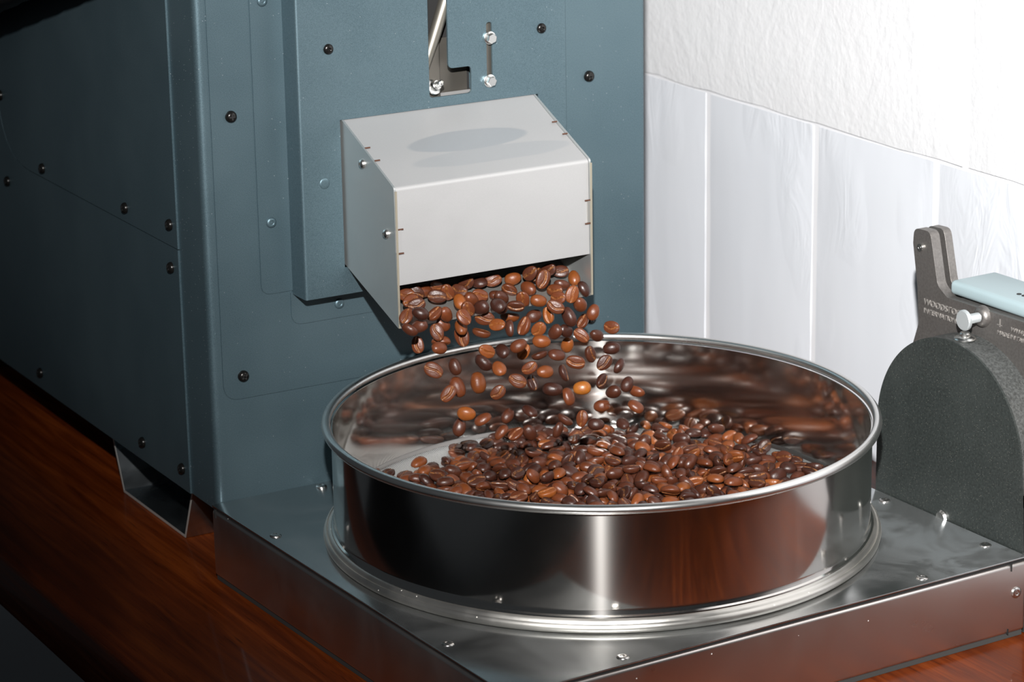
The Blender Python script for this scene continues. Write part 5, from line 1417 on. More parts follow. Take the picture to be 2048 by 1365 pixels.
0.2165 -0.0737 0.0576 0.027 0.286 0.958 -0.008 3
0.1586 -0.2609 0.0576 0.022 -0.683 -0.730 -0.020 3
0.2341 -0.0727 0.0589 0.218 -0.806 0.512 -0.203 2
0.2061 -0.1118 0.0646 0.346 0.841 -0.370 0.192 0
0.1244 -0.2110 0.0627 0.313 -0.608 -0.695 -0.223 3
0.2643 -0.0531 0.0576 0.017 -0.813 -0.582 -0.024 0
0.2766 -0.0937 0.0576 0.029 -0.136 -0.990 -0.004 2
0.1025 -0.2371 0.0600 0.775 -0.045 -0.056 -0.628 0
0.0869 -0.1658 0.0601 0.783 -0.193 -0.229 0.546 2
0.1989 -0.2133 0.0645 0.839 0.087 0.139 0.519 0
0.0953 -0.1914 0.0601 0.749 -0.179 0.240 -0.591 1
0.2327 -0.1007 0.0593 0.218 0.413 0.830 0.304 1
0.2186 -0.0682 0.0617 0.035 -0.070 0.992 -0.100 1
0.1858 -0.1670 0.0602 0.369 -0.112 -0.045 -0.922 2
0.1658 -0.1117 0.0600 0.582 0.059 0.042 -0.810 1
0.2018 -0.0527 0.0576 0.006 0.979 0.204 -0.029 0
0.1972 -0.1199 0.0635 0.189 0.854 -0.484 0.039 0
0.1110 -0.1538 0.0602 0.842 -0.251 0.052 -0.475 0
0.1862 -0.1533 0.0606 0.010 -0.252 -0.888 -0.385 0
0.2479 -0.0679 0.0595 0.258 0.131 0.956 -0.043 4
0.2458 -0.2581 0.0578 0.047 -0.233 0.970 -0.055 2
0.1097 -0.1723 0.0637 0.122 0.352 -0.928 0.026 1
0.0814 -0.0902 0.0576 0.007 -0.968 0.251 0.029 2
0.2419 -0.1853 0.0607 0.381 -0.335 -0.141 0.850 3
0.2136 -0.0511 0.0586 0.190 -0.923 0.327 0.073 2
0.2787 -0.1927 0.0603 0.642 0.509 0.277 0.501 1
0.2251 -0.0714 0.0576 0.004 -0.956 0.294 0.012 0
0.2514 -0.1580 0.0596 0.195 0.733 0.622 -0.195 3
0.1910 -0.1255 0.0650 0.105 0.466 0.865 -0.151 2
0.1828 -0.2073 0.0632 0.125 -0.958 0.242 0.092 1
0.2653 -0.1827 0.0601 0.119 0.041 0.296 -0.947 4
0.1727 -0.0872 0.0616 0.524 0.047 -0.065 0.848 1
0.1511 -0.1693 0.0598 0.019 0.049 0.884 -0.465 2
0.1339 -0.0539 0.0599 0.399 -0.892 0.163 0.134 1
0.1337 -0.1978 0.0623 0.256 0.784 -0.367 -0.430 2
0.1977 -0.0291 0.0579 0.113 0.709 -0.693 -0.061 2
0.1088 -0.0614 0.0603 0.902 -0.084 -0.122 0.405 3
0.1914 -0.0900 0.0636 0.012 0.253 0.963 0.096 1
0.1822 -0.2149 0.0667 0.270 -0.117 -0.041 0.955 4
0.2738 -0.1284 0.0603 0.757 -0.501 0.292 -0.302 2
0.1679 -0.1843 0.0629 0.042 -0.208 0.976 0.044 3
0.1304 -0.1569 0.0662 0.004 -0.056 0.193 -0.980 1
0.1685 -0.0335 0.0578 0.016 0.980 -0.182 0.073 0
0.1963 -0.1927 0.0601 0.399 0.191 0.230 0.867 1
0.2715 -0.2262 0.0595 0.303 -0.541 0.728 -0.293 2
0.1646 -0.0841 0.0589 0.199 -0.967 -0.027 0.159 0
0.1219 -0.0728 0.0601 0.856 -0.225 -0.197 0.422 0
0.2003 -0.0898 0.0627 0.515 0.176 0.027 0.838 0
0.2525 -0.1976 0.0590 0.319 0.923 0.214 0.015 3
0.2364 -0.1344 0.0576 0.023 0.636 0.771 -0.019 3
0.1775 -0.1465 0.0622 0.110 0.891 -0.440 -0.007 2
0.1579 -0.0628 0.0617 0.691 0.551 -0.317 0.344 2
0.1669 -0.2325 0.0603 0.873 -0.172 0.003 -0.457 1
0.2052 -0.2006 0.0627 0.138 0.689 -0.622 -0.344 0
0.2073 -0.1632 0.0637 0.041 -0.984 -0.163 -0.059 1
0.1813 -0.2262 0.0601 0.465 -0.860 -0.192 -0.088 4
0.1559 -0.1315 0.0599 0.101 0.049 -0.871 -0.478 3
0.1855 -0.1620 0.0628 0.070 0.443 -0.894 0.008 1
0.2142 -0.2427 0.0576 0.030 -0.127 0.991 0.004 2
0.1702 -0.1643 0.0596 0.208 0.655 0.704 -0.181 1
0.1088 -0.1438 0.0576 0.018 -0.714 -0.699 -0.018 0
0.0636 -0.1463 0.0576 0.029 -0.166 -0.986 -0.005 2
0.1399 -0.1598 0.0592 0.106 -0.947 -0.220 -0.207 0
0.0935 -0.0949 0.0576 0.029 -0.172 0.985 0.005 2
0.2344 -0.0927 0.0576 0.022 0.690 0.723 -0.021 0
0.2047 -0.1304 0.0667 0.348 -0.095 -0.924 -0.127 2
0.1937 -0.2327 0.0576 0.008 0.025 1.000 -0.000 1
0.0795 -0.1759 0.0576 0.020 -0.698 -0.715 -0.020 1
0.2115 -0.1187 0.0604 0.750 0.515 -0.300 -0.286 0
0.0899 -0.1319 0.0576 0.028 -0.322 0.946 0.010 1
0.1589 -0.1242 0.0593 0.258 0.406 -0.876 -0.009 3
0.1714 -0.0420 0.0597 0.034 -0.872 -0.386 0.300 0
0.1825 -0.1725 0.0652 0.225 0.191 -0.942 -0.161 3
0.1290 -0.1681 0.0619 0.008 -0.824 -0.552 -0.128 0
0.1623 -0.0899 0.0603 0.804 -0.549 0.185 -0.131 2
0.0828 -0.1665 0.0615 0.186 -0.455 0.870 -0.037 0
0.0877 -0.1194 0.0600 0.031 0.818 -0.465 0.336 1
0.1133 -0.0717 0.0576 0.022 -0.072 0.997 0.002 2
0.2034 -0.2610 0.0576 0.029 0.152 -0.988 0.005 3
0.1147 -0.1953 0.0610 0.560 0.124 0.587 0.571 2
0.1943 -0.1931 0.0664 0.299 0.944 0.122 0.066 0
0.0961 -0.1059 0.0609 0.954 -0.030 -0.279 -0.102 1
0.2631 -0.1647 0.0603 0.717 -0.548 0.188 -0.386 2
0.1947 -0.0935 0.0576 0.017 0.829 0.558 -0.025 1
0.2160 -0.1541 0.0576 0.020 -0.742 -0.669 -0.022 1
0.1621 -0.1592 0.0620 0.126 0.941 -0.041 -0.313 3
0.1239 -0.0921 0.0592 0.297 -0.848 0.403 -0.173 1
0.1048 -0.1081 0.0610 0.343 0.139 0.854 -0.364 1
0.1822 -0.1914 0.0662 0.859 -0.445 0.214 0.135 1
0.2034 -0.1784 0.0651 0.300 0.814 0.444 -0.226 0
0.0801 -0.0401 0.0601 0.333 0.173 -0.244 -0.894 2
0.1878 -0.2531 0.0576 0.029 0.150 0.988 -0.004 2
0.1678 -0.1710 0.0641 0.180 -0.787 0.587 -0.070 2
0.1393 -0.2486 0.0576 0.025 0.541 0.840 -0.016 2
0.1770 -0.1023 0.0632 0.347 -0.220 0.112 0.905 3
0.1463 -0.0865 0.0603 0.232 0.072 -0.576 -0.781 2
0.2260 -0.1060 0.0614 0.393 -0.814 0.002 0.428 2
0.2667 -0.0994 0.0576 0.022 -0.667 -0.744 -0.020 3
0.1788 -0.1187 0.0608 0.433 0.149 0.254 -0.852 1
0.1419 -0.1226 0.0630 0.008 0.060 -0.996 -0.060 3
0.1036 -0.0936 0.0600 0.221 -0.926 0.095 -0.290 2
0.1620 -0.1930 0.0630 0.050 0.906 0.418 -0.051 3
0.2445 -0.2011 0.0603 0.721 0.462 0.350 0.380 2
0.0992 -0.1962 0.0637 0.968 0.031 0.183 -0.169 1
0.1757 -0.1978 0.0658 0.350 0.762 0.545 0.013 0
0.2128 -0.2590 0.0576 0.023 -0.649 -0.760 -0.019 1
0.1305 -0.1389 0.0593 0.123 0.810 0.502 0.279 2
0.1507 -0.0400 0.0593 0.224 -0.403 -0.830 0.313 3
0.1526 -0.1224 0.0632 0.124 0.973 0.174 0.085 2
0.1165 -0.1787 0.0607 0.783 -0.374 -0.063 -0.493 2
0.1370 -0.0995 0.0597 0.122 0.697 0.607 0.362 2
0.2294 -0.1880 0.0621 0.421 -0.842 0.325 0.092 2
0.1064 -0.1926 0.0576 0.008 -0.959 -0.280 -0.029 1
0.1450 -0.1835 0.0606 0.306 -0.430 0.823 0.209 2
0.1492 -0.0596 0.0601 0.164 -0.392 -0.754 0.502 2
0.1207 -0.1417 0.0613 0.035 0.792 -0.353 -0.497 1
0.2012 -0.1927 0.0646 0.380 0.095 -0.573 -0.720 0
0.1186 -0.1903 0.0641 0.886 0.265 0.164 0.344 2
0.1046 -0.0765 0.0576 0.022 -0.687 0.726 0.020 0
0.2549 -0.1843 0.0592 0.202 0.408 -0.845 -0.279 3
0.2083 -0.2360 0.0601 0.073 0.282 0.805 0.517 0
0.2087 -0.1487 0.0602 0.896 -0.294 0.041 -0.331 2
0.1648 -0.2248 0.0629 0.153 -0.694 0.702 -0.047 0
0.1627 -0.2391 0.0576 0.002 -0.993 0.119 0.014 1
0.1419 -0.1683 0.0596 0.339 -0.609 -0.700 0.155 2
0.0735 -0.1495 0.0608 0.787 0.565 -0.189 0.161 0
0.1975 -0.2005 0.0639 0.205 0.173 -0.556 0.786 2
0.2823 -0.1018 0.0576 0.024 -0.590 0.807 0.018 1
0.1803 -0.1252 0.0635 0.028 0.292 -0.956 0.003 3
0.1821 -0.0294 0.0576 0.025 -0.535 -0.844 -0.016 1
0.1166 -0.0429 0.0576 0.028 -0.331 0.943 0.010 0
0.2192 -0.1244 0.0630 0.044 -0.503 -0.863 0.026 1
0.2340 -0.1505 0.0600 0.067 -0.072 0.005 0.995 3
0.1652 -0.1466 0.0617 0.624 -0.444 -0.643 -0.008 2
0.1798 -0.0778 0.0637 0.017 0.449 0.893 0.025 0
0.1923 -0.1673 0.0610 0.414 -0.149 -0.831 0.339 0
0.1102 -0.1336 0.0603 0.764 0.504 0.287 0.282 1
0.2284 -0.0646 0.0601 0.296 -0.164 -0.928 -0.156 0
0.1705 -0.1963 0.0648 0.665 0.437 0.528 0.298 0
0.2283 -0.1570 0.0589 0.187 0.059 -0.975 -0.109 1
0.0922 -0.1228 0.0578 0.084 0.921 0.381 -0.001 0
0.1316 -0.1914 0.0576 0.019 -0.783 -0.622 -0.023 0
0.1774 -0.1878 0.0644 0.551 0.797 0.200 0.149 1
0.1649 -0.0735 0.0593 0.301 0.704 -0.642 -0.041 2
0.2664 -0.0773 0.0603 0.731 0.472 0.337 0.359 2
0.2660 -0.1878 0.0619 0.107 -0.942 0.315 -0.045 1
0.1079 -0.0689 0.0622 0.132 0.489 0.840 0.194 0
0.2728 -0.1735 0.0576 0.028 0.317 -0.948 0.009 0
0.1167 -0.0632 0.0601 0.417 -0.057 0.294 -0.858 1
0.1638 -0.0652 0.0613 0.718 -0.427 0.133 0.533 0
0.1456 -0.1619 0.0641 0.121 -0.696 -0.705 0.061 1
0.2072 -0.0876 0.0633 0.663 -0.210 0.192 -0.693 1
0.1990 -0.1321 0.0635 0.208 -0.565 0.797 -0.048 1
0.2352 -0.1449 0.0606 0.347 0.710 -0.585 0.181 2
0.1093 -0.1467 0.0632 0.058 -0.769 0.635 0.037 2
0.2833 -0.1953 0.0601 0.439 0.202 -0.221 -0.847 2
0.1701 -0.1257 0.0629 0.050 -0.972 0.220 -0.071 2
0.1831 -0.0211 0.0601 0.123 -0.114 -0.276 0.946 2
0.0947 -0.1789 0.0576 0.013 -0.893 0.450 0.027 2
0.0822 -0.2122 0.0576 0.023 0.648 0.761 -0.019 3
0.2150 -0.1137 0.0630 0.232 -0.515 -0.775 0.284 1
0.2138 -0.2772 0.0601 0.916 0.299 0.007 0.267 0
0.2168 -0.1888 0.0630 0.169 -0.793 -0.574 0.113 0
0.0928 -0.0678 0.0576 0.014 -0.873 0.487 0.026 1
0.0979 -0.1280 0.0603 0.572 0.469 0.341 0.580 2
0.2259 -0.1760 0.0593 0.232 0.665 0.638 0.313 0
0.2020 -0.0786 0.0630 0.136 0.707 -0.693 0.019 2
0.1336 -0.0799 0.0594 0.093 0.875 -0.408 0.242 2
0.1158 -0.1376 0.0601 0.983 0.013 0.080 -0.164 2
0.1727 -0.0644 0.0617 0.072 0.945 0.313 0.068 4
0.1370 -0.1841 0.0587 0.239 -0.804 0.535 -0.098 1
0.1117 -0.0520 0.0601 0.519 -0.222 -0.200 0.801 1
0.1182 -0.1301 0.0606 0.227 -0.843 0.268 -0.408 0
0.0718 -0.1100 0.0601 0.796 0.198 -0.224 -0.526 2
0.2105 -0.1365 0.0623 0.102 0.729 -0.663 0.135 1
0.1367 -0.1626 0.0644 0.112 -0.826 -0.551 -0.039 1
0.1545 -0.1878 0.0623 0.056 -0.573 -0.806 0.134 0
0.1720 -0.2290 0.0622 0.005 -0.872 0.462 -0.160 2
0.1066 -0.1942 0.0638 0.020 -0.894 0.439 0.081 0
0.1740 -0.0167 0.0576 0.016 0.853 -0.521 0.025 0
0.1033 -0.1300 0.0608 0.355 -0.576 0.712 0.186 0
0.1540 -0.0905 0.0638 0.284 0.934 -0.099 0.192 0
0.2666 -0.1332 0.0598 0.282 -0.884 -0.236 0.290 1
0.2283 -0.1998 0.0601 0.820 0.209 0.214 0.487 1
0.1600 -0.1086 0.0632 0.080 -0.970 -0.227 0.040 1
0.2336 -0.1234 0.0601 0.320 -0.064 -0.942 0.074 0
0.0874 -0.0434 0.0600 0.941 0.024 -0.068 0.331 0
0.0845 -0.1995 0.0576 0.005 -0.985 0.171 0.029 3
0.1683 -0.2056 0.0609 0.506 0.475 0.711 0.117 0
0.0759 -0.0682 0.0576 0.017 -0.818 -0.574 -0.024 0
0.2094 -0.0366 0.0576 0.011 0.929 -0.369 0.028 0
0.0994 -0.1161 0.0600 0.440 -0.690 -0.566 0.101 1
0.2372 -0.1911 0.0601 0.857 0.225 -0.196 -0.419 2
0.2578 -0.2341 0.0601 0.571 -0.111 -0.278 0.764 1
0.1404 -0.2837 0.0601 0.412 -0.194 -0.227 0.861 1
0.0825 -0.1249 0.0576 0.028 0.270 0.962 -0.008 1
0.2272 -0.1137 0.0619 0.254 0.758 -0.366 0.476 3
0.1598 -0.2172 0.0642 0.019 -0.990 -0.140 -0.006 0
0.0883 -0.0773 0.0600 0.997 0.002 -0.072 0.027 1
0.2457 -0.0959 0.0593 0.274 0.541 0.748 0.268 2
0.1921 -0.2085 0.0603 0.226 0.067 -0.576 -0.783 1
0.2207 -0.0884 0.0607 0.441 0.595 -0.444 -0.504 0
0.1614 -0.0976 0.0630 0.139 0.962 0.171 -0.159 1
0.1085 -0.1685 0.0576 0.029 -0.693 -0.720 -0.013 0
0.1922 -0.2293 0.0630 0.040 0.252 -0.963 0.080 0
0.2233 -0.1852 0.0576 0.001 0.998 0.048 -0.030 1
0.1164 -0.1106 0.0600 0.045 0.652 -0.647 -0.393 1
0.0792 -0.0768 0.0576 0.024 -0.594 0.804 0.018 0
0.1702 -0.1392 0.0630 0.077 -0.830 0.490 -0.257 1
0.2007 -0.1580 0.0637 0.000 -0.851 -0.525 0.016 3
0.2530 -0.0602 0.0576 0.010 0.937 0.348 -0.028 0
0.2332 -0.2326 0.0576 0.030 0.112 -0.993 0.003 1
0.0554 -0.1185 0.0576 0.009 0.953 -0.300 0.028 0
0.1040 -0.0509 0.0576 0.018 -0.790 -0.612 -0.024 4
0.0912 -0.2075 0.0576 0.024 0.593 0.805 -0.018 1
0.1082 -0.1123 0.0598 0.374 0.899 0.084 0.210 0
0.2085 -0.0739 0.0597 0.226 -0.852 -0.428 -0.198 2
0.0900 -0.1933 0.0603 0.695 -0.439 0.379 -0.425 1
0.0728 -0.1809 0.0576 0.025 -0.558 -0.829 -0.017 2
0.2366 -0.2242 0.0600 0.787 0.044 0.057 -0.613 0
0.1983 -0.2548 0.0601 0.119 -0.041 0.296 0.947 2
0.1978 -0.2036 0.0650 0.630 -0.721 -0.213 -0.196 2
0.2239 -0.0398 0.0601 0.952 0.282 0.098 0.070 1
0.2197 -0.2117 0.0576 0.008 -0.964 0.264 0.029 2
0.0247 -0.1287 0.0576 0.006 -0.978 -0.207 -0.029 0
0.2393 -0.0863 0.0586 0.207 0.729 -0.652 -0.014 2
0.0945 -0.0536 0.0576 0.030 -0.030 0.999 0.001 2
0.1103 -0.2203 0.0576 0.022 0.670 -0.742 0.020 1
0.0674 -0.1193 0.0600 0.807 0.042 -0.058 0.587 1
0.1910 -0.2850 0.0603 0.009 0.088 0.573 -0.815 1
0.2362 -0.1992 0.0603 0.240 -0.029 -0.304 -0.922 3
0.2780 -0.1082 0.0594 0.318 -0.921 -0.199 -0.103 3
0.1780 -0.1396 0.0634 0.241 0.260 0.874 -0.333 1
0.1326 -0.2120 0.0576 0.030 0.099 -0.995 0.003 3
0.1761 -0.1698 0.0641 0.108 -0.377 0.904 -0.171 1
0.1983 -0.1881 0.0616 0.335 0.208 -0.742 0.542 2
0.1253 -0.1766 0.0601 0.176 -0.845 0.363 -0.351 2
0.1160 -0.2303 0.0576 0.002 0.998 0.061 -0.030 0
0.1779 -0.1552 0.0645 0.214 0.944 -0.253 0.008 0
0.0779 -0.1420 0.0576 0.021 0.576 -0.817 0.015 3
0.2601 -0.1073 0.0601 0.954 0.289 0.078 0.001 2
0.2443 -0.2248 0.0576 0.024 0.596 -0.803 0.018 1
0.2036 -0.2793 0.0576 0.025 0.542 -0.840 0.016 0
0.0752 -0.1200 0.0594 0.034 -0.795 -0.545 -0.266 1
0.2374 -0.1815 0.0599 0.103 0.864 0.366 0.330 3
0.1946 -0.0816 0.0650 0.058 0.912 -0.404 0.047 1
0.1614 -0.2072 0.0639 0.023 0.598 -0.791 0.125 2
0.1232 -0.2616 0.0576 0.025 -0.546 -0.837 -0.016 1
0.1402 -0.2065 0.0613 0.419 -0.298 0.841 0.167 0
0.1490 -0.2516 0.0576 0.029 0.254 0.967 -0.008 2
0.1482 -0.1285 0.0644 0.252 -0.960 -0.055 -0.109 0
0.1975 -0.2481 0.0601 0.081 -0.053 -0.294 -0.951 1
0.1130 -0.2602 0.0576 0.030 -0.005 1.000 0.000 2
0.1352 -0.1730 0.0634 0.062 0.824 0.563 0.008 3
0.2191 -0.2019 0.0576 0.030 -0.007 1.000 0.000 1
0.2590 -0.0987 0.0579 0.095 -0.840 0.524 -0.101 2
0.1687 -0.1880 0.0674 0.036 0.460 -0.832 -0.308 0
0.0471 -0.1491 0.0601 0.954 0.291 -0.067 0.035 1
0.1474 -0.1033 0.0636 0.162 -0.283 0.819 0.471 4
0.1198 -0.2499 0.0576 0.006 0.979 0.200 -0.029 3
0.2178 -0.0971 0.0621 0.262 0.030 -0.925 -0.275 1
0.2311 -0.0325 0.0576 0.026 0.477 -0.878 0.014 2
0.0947 -0.1462 0.0595 0.236 0.628 0.656 0.346 0
0.2608 -0.1485 0.0576 0.001 -0.999 0.019 0.030 1
0.2364 -0.2584 0.0576 0.027 -0.445 0.895 0.013 1
0.1670 -0.0950 0.0651 0.086 -0.649 -0.697 0.293 3
0.0709 -0.1291 0.0603 0.025 -0.077 -0.575 -0.814 2
0.2132 -0.2233 0.0598 0.049 0.497 -0.794 0.347 0
0.0794 -0.1606 0.0576 0.029 0.189 -0.982 0.006 2
0.2328 -0.0793 0.0603 0.790 -0.578 0.050 -0.201 1
0.2470 -0.2159 0.0592 0.159 0.258 0.894 0.330 2
0.1735 -0.2156 0.0630 0.090 -0.950 -0.195 0.227 2
0.1009 -0.1885 0.0634 0.038 -0.086 0.286 -0.954 2
0.2229 -0.1622 0.0607 0.774 -0.358 -0.058 -0.519 0
0.1636 -0.1775 0.0664 0.647 0.300 0.258 -0.652 1
0.2089 -0.2204 0.0638 0.072 -0.152 0.979 -0.117 0
0.1743 -0.1345 0.0655 0.222 0.788 0.532 -0.217 1
0.2267 -0.2091 0.0592 0.226 0.292 -0.927 0.071 1
0.1569 -0.2021 0.0654 0.287 0.668 0.634 -0.264 0
0.1158 -0.1460 0.0602 0.419 -0.528 0.725 -0.142 0
0.2364 -0.2069 0.0576 0.028 0.364 -0.931 0.011 2
0.0438 -0.1889 0.0601 0.916 0.256 0.155 0.266 1
0.1494 -0.1699 0.0661 0.057 0.091 0.990 0.090 2
0.1515 -0.2127 0.0623 0.282 -0.945 0.020 -0.165 1
0.1616 -0.2315 0.0635 0.173 0.572 0.698 0.394 0
0.1304 -0.0712 0.0579 0.083 0.460 -0.883 0.043 0
0.2095 -0.0933 0.0647 0.339 -0.319 -0.885 0.025 1
0.0275 -0.1382 0.0576 0.025 0.541 -0.841 0.016 4
0.2513 -0.2287 0.0576 0.014 0.889 0.456 -0.026 1
0.2043 -0.2435 0.0593 0.221 0.863 0.434 -0.135 2
0.0994 -0.2142 0.0576 0.017 0.810 -0.586 0.024 2
0.2756 -0.2100 0.0576 0.030 0.014 -0.999 0.000 2
0.1814 -0.1802 0.0651 0.271 -0.881 0.264 0.282 1
0.2435 -0.1493 0.0602 0.251 0.886 -0.291 0.259 2
0.1744 -0.2070 0.0652 0.533 -0.122 0.415 -0.727 2
0.1286 -0.0412 0.0576 0.018 0.790 -0.613 0.024 2
0.1913 -0.1805 0.0642 0.160 -0.978 0.133 0.026 3
0.1672 -0.2869 0.0576 0.030 0.106 -0.994 0.003 0
0.1138 -0.1639 0.0631 0.077 -0.987 -0.135 -0.037 1
0.0818 -0.0597 0.0576 0.002 -0.998 -0.059 -0.030 1
0.2156 -0.0887 0.0646 0.224 0.646 -0.719 -0.125 1
0.2198 -0.1994 0.0633 0.053 0.071 0.941 -0.327 0
0.1421 -0.1755 0.0625 0.281 -0.755 -0.590 0.062 0
0.1090 -0.1872 0.0639 0.469 0.673 -0.483 -0.305 2
0.1980 -0.1680 0.0646 0.061 -0.827 0.532 0.171 3
0.2195 -0.2051 0.0632 0.478 -0.875 -0.042 0.068 1
0.1818 -0.0339 0.0630 0.039 -0.996 0.021 0.071 0
0.2366 -0.0527 0.0578 0.105 0.980 -0.168 0.017 2
0.1175 -0.1550 0.0629 0.088 0.477 0.874 0.037 1
0.0667 -0.1542 0.0576 0.002 -0.998 -0.061 -0.030 2
0.1705 -0.2409 0.0603 0.765 -0.504 -0.286 0.281 2
0.0575 -0.1071 0.0600 0.690 -0.052 0.050 0.720 0
0.0907 -0.1073 0.0631 0.059 0.634 -0.765 -0.092 0
0.1879 -0.1873 0.0636 0.133 0.978 -0.110 -0.114 4
0.0783 -0.0979 0.0576 0.030 -0.113 0.993 0.003 0
0.2679 -0.2177 0.0579 0.090 0.422 -0.900 -0.059 1
0.1237 -0.1934 0.0617 0.651 -0.240 -0.668 0.269 2
0.0848 -0.1816 0.0603 0.766 0.505 0.284 0.279 4
0.1017 -0.1453 0.0612 0.293 0.777 0.552 -0.074 1
0.0798 -0.1326 0.0578 0.006 -0.994 -0.086 -0.066 1
0.2073 -0.2121 0.0643 0.029 0.890 0.436 0.131 2
0.1070 -0.2102 0.0576 0.010 0.909 -0.417 0.022 1
0.2892 -0.1764 0.0576 0.030 0.064 -0.998 0.002 2
0.2209 -0.0568 0.0624 0.207 -0.773 0.548 -0.241 3
0.2211 -0.2204 0.0590 0.080 -0.337 -0.890 0.297 0
0.2416 -0.1221 0.0628 0.042 0.993 -0.111 -0.017 1
0.1035 -0.1365 0.0624 0.147 0.357 0.749 0.538 1
0.1408 -0.1912 0.0633 0.048 0.277 -0.912 0.298 2
0.1181 -0.1744 0.0640 0.099 -0.959 -0.259 0.061 0
0.2526 -0.0964 0.0601 0.302 0.149 0.915 0.221 1
0.2518 -0.2375 0.0605 0.155 -0.207 0.033 0.965 2
0.0622 -0.1777 0.0576 0.029 0.257 -0.966 0.008 0
0.0938 -0.0858 0.0576 0.027 -0.441 -0.897 -0.013 0"""
TONES = [(.042,.0128,.0074), (.066,.0185,.0084), (.114,.0295,.0096), (.165,.0440,.0104), (.215,.0600,.0118), (.290,.0930,.0130)]
TNAME = ['very dark brown', 'dark brown', 'medium brown', 'reddish-brown', 'light orange-brown', 'pale orange']

def bean_mesh(name, seed, nx=18, na=32, chip=False):
    """half-ovoid bean: domed back (-z), flat face (+z) parted by a crooked crease"""
    rnd = random.Random(seed)
    hl, hw, ht, hb = .00535, .0039, .00140, .0034
    amp, ph = rnd.uniform(.10, .22)*hw, rnd.uniform(0, 6.28); skew = rnd.uniform(-.08, .08); wid = rnd.uniform(.075, .11)*hw
    dep = rnd.uniform(.0009, .0013)
    # angles round the section, packed towards the crease (top, +90 deg)
    angs = []
    for k in range(na):
        s = k/na*2*math.pi; angs.append(math.pi/2 + s - .74*math.sin(s))
    verts, faces, crease = [], [], []
    for i in range(nx+1):
        t = math.pi*i/nx; cx = math.cos(t); sr = math.sin(t)**.86
        x = hl*cx
        if i in (0, nx):
            verts.append((x, 0, -.0004)); crease.append(0.0); continue
        yc = amp*math.sin(cx*3.0+ph)
        for a in angs:
            cy, sz = math.cos(a), math.sin(a)
            y = hw*sr*(abs(cy)**.92)*(1 if cy >= 0 else -1)*(1+skew*cx)
            z = (ht*(abs(sz)**.55) if sz > 0 else -hb*abs(sz)**.95)*sr
            k = 0.0
            if sz > 0:
                g = math.exp(-((y-yc)/(wid*1.25))**2)*min(1, (1-abs(cx)**5)*1.15)
                z -= dep*g*(.35+.65*sr); lipd = math.exp(-((abs(y-yc)-wid*2.4)/(wid*1.6))**2)
                z += .00016*lipd*sr; k = math.exp(-((abs(y-yc)-wid*1.1)/(wid*.8))**2)
            w = 1+.025*math.sin(3*x/hl+seed)+.02*math.sin(5*y/hw+seed*2)
            y *= w; z *= w
            if chip and cx > .45 and abs(y) < .0016: x2 = x - .0016*(1-abs(y)/.0016)
            else: x2 = x
            verts.append((x2, y, z)); crease.append(k)
    n = na
    for j in range(n): faces.append((0, 1+j, 1+(j+1) % n))
    for i in range(nx-2):
        a, b = 1+i*n, 1+(i+1)*n
        for j in range(n): faces.append((a+j, b+j, b+(j+1) % n, a+(j+1) % n))
    e = len(verts)-1; a = 1+(nx-2)*n
    for j in range(n): faces.append((a+j, e, a+(j+1) % n))
    return verts, faces, crease

def mesh_from(name, V, Fc, cr, mat, tone=None):
    me = bpy.data.meshes.new(name); me.from_pydata(V, [], Fc); me.update()
    at = me.attributes.new('crease', 'FLOAT', 'POINT'); at.data.foreach_set('value', cr)
    if tone is not None:
        ca = me.attributes.new('tone', 'FLOAT_COLOR', 'POINT'); ca.data.foreach_set('color', tone)
    me.polygons.foreach_set('use_smooth', [True]*len(me.polygons)); me.materials.append(mat)
    bm = bmesh.new(); bm.from_mesh(me); bmesh.ops.recalc_face_normals(bm, faces=bm.faces); bm.to_mesh(me); bm.free()
    return me
VARS = [mesh_from('coffee_bean', *bean_mesh('b', s), BEAN) for s in range(7)]
CHIP = mesh_from('chipped_bean', *bean_mesh('b', 21, chip=True), BEAN)

def put_bean(rec, k, label, group):
    v = rec.split(); P = [float(a) for a in v[:3]]; q = Quaternion([float(a) for a in v[3:7]]); tone = int(v[7]); sc = float(v[8])
    o = bpy.data.objects.new('coffee_bean', CHIP if v[9] == 'C' else VARS[k % len(VARS)]); COL.objects.link(o)
    o.rotation_mode = 'QUATERNION'; o.rotation_quaternion = q.normalized(); o.location = P; r = random.Random(k)
    o.scale = (sc, sc*r.uniform(.94, 1.06), sc*r.uniform(.94, 1.08))
    j = r.uniform(.82, 1.18)*(.86 if v[9] == 'P' else .82); o.color = (*[c*j for c in TONES[tone]], 1)
    tag(o, label, 'coffee bean', group); return o

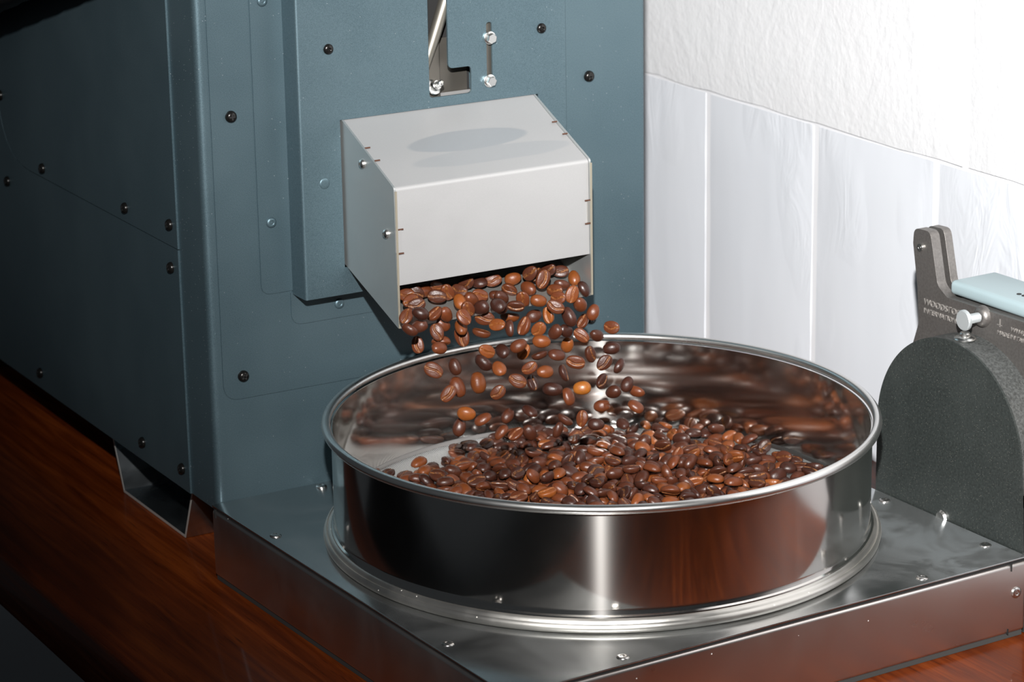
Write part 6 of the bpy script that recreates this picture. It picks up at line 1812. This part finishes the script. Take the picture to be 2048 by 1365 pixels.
POSE = {'F': 'crease facing forward', 'T': 'crease half sideways', 'S': 'seen edge-on', 'B': 'round back showing', 'b': 'round back sideways', 'C': 'with a chipped end'}
ORD = ['first', 'second', 'third', 'fourth', 'fifth', 'sixth', 'seventh', 'eighth', 'ninth', 'tenth', 'eleventh', 'twelfth', 'thirteenth', 'fourteenth', 'fifteenth', 'sixteenth']
def place_all(recs, describe, group, k0):
    """beans that look alike are told apart by their order from the left"""
    kinds = {}
    for k, rec in enumerate(recs):
        kinds.setdefault(describe(rec.split()), []).append((k, rec))
    for label, items in kinds.items():
        def across(it):
            d = Vector([float(a) for a in it[1].split()[:3]]) - CAM; return d.dot(cam_right)/d.dot(cam_fwd)
        items.sort(key=across)
        for n, (k, rec) in enumerate(items):
            s = '' if len(items) == 1 else (', leftmost' if n == 0 else (', rightmost' if n == len(items)-1 else ', %s from left' % ORD[n]))
            put_bean(rec, k+k0, label + s, group)
def say_falling(v):
    z = float(v[2]); where = 'sliding on the chute floor' if z > .1585 else ('tumbling below the chute' if z > .118 else 'falling over the sieve')
    return '%s coffee bean %s, %s' % (TNAME[int(v[7])], where, POSE[v[9]])
def say_heap(v):
    x, y = float(v[0])-SX, float(v[1])-SY
    side = 'left' if x < -.025 else ('right' if x > .05 else 'middle'); dep = 'back' if y > .050 else 'front'
    up = (Quaternion([float(a) for a in v[3:7]]).normalized() @ Vector((0, 0, 1))).dot(-cam_fwd)
    pose = 'crease showing' if up > .45 else ('back up' if up < -.45 else 'on edge')
    return "%s coffee bean, %s, in the heap's %s %s" % (TNAME[int(v[7])], pose, dep, side)
place_all(FALLING.split('\n'), say_falling, 'beans pouring from the chute', 0)
place_all(HEAP.split('\n'), say_heap, 'beans heaped in the sieve', 3)
# the many remaining beans of the heap, mostly buried
V, Fc, Cr, Tn = [], [], [], []
low = [bean_mesh('b', 50+s, 10, 16) for s in range(4)]
for k, rec in enumerate(HEAP_REST.split('\n')):
    v = rec.split(); P = Vector([float(a) for a in v[:3]]); q = Quaternion([float(a) for a in v[3:7]]).normalized().to_matrix(); t = TONES[int(v[7])]
    bv, bf, bc = low[k % 4]; n0 = len(V)
    V += [tuple(q @ Vector(a) + P) for a in bv]; Fc += [tuple(i+n0 for i in f) for f in bf]; Cr += bc
    j = random.uniform(.70, 1.0)
    for _ in bv: Tn += [t[0]*j, t[1]*j, t[2]*j, 1.0]
o = link('coffee_bean_heap', mesh_from('coffee_bean_heap', V, Fc, Cr, BEAN_STUFF, Tn))
tag(o, 'lower layers of the heap of roasted brown coffee beans in the sieve', 'coffee beans', None, 'stuff')
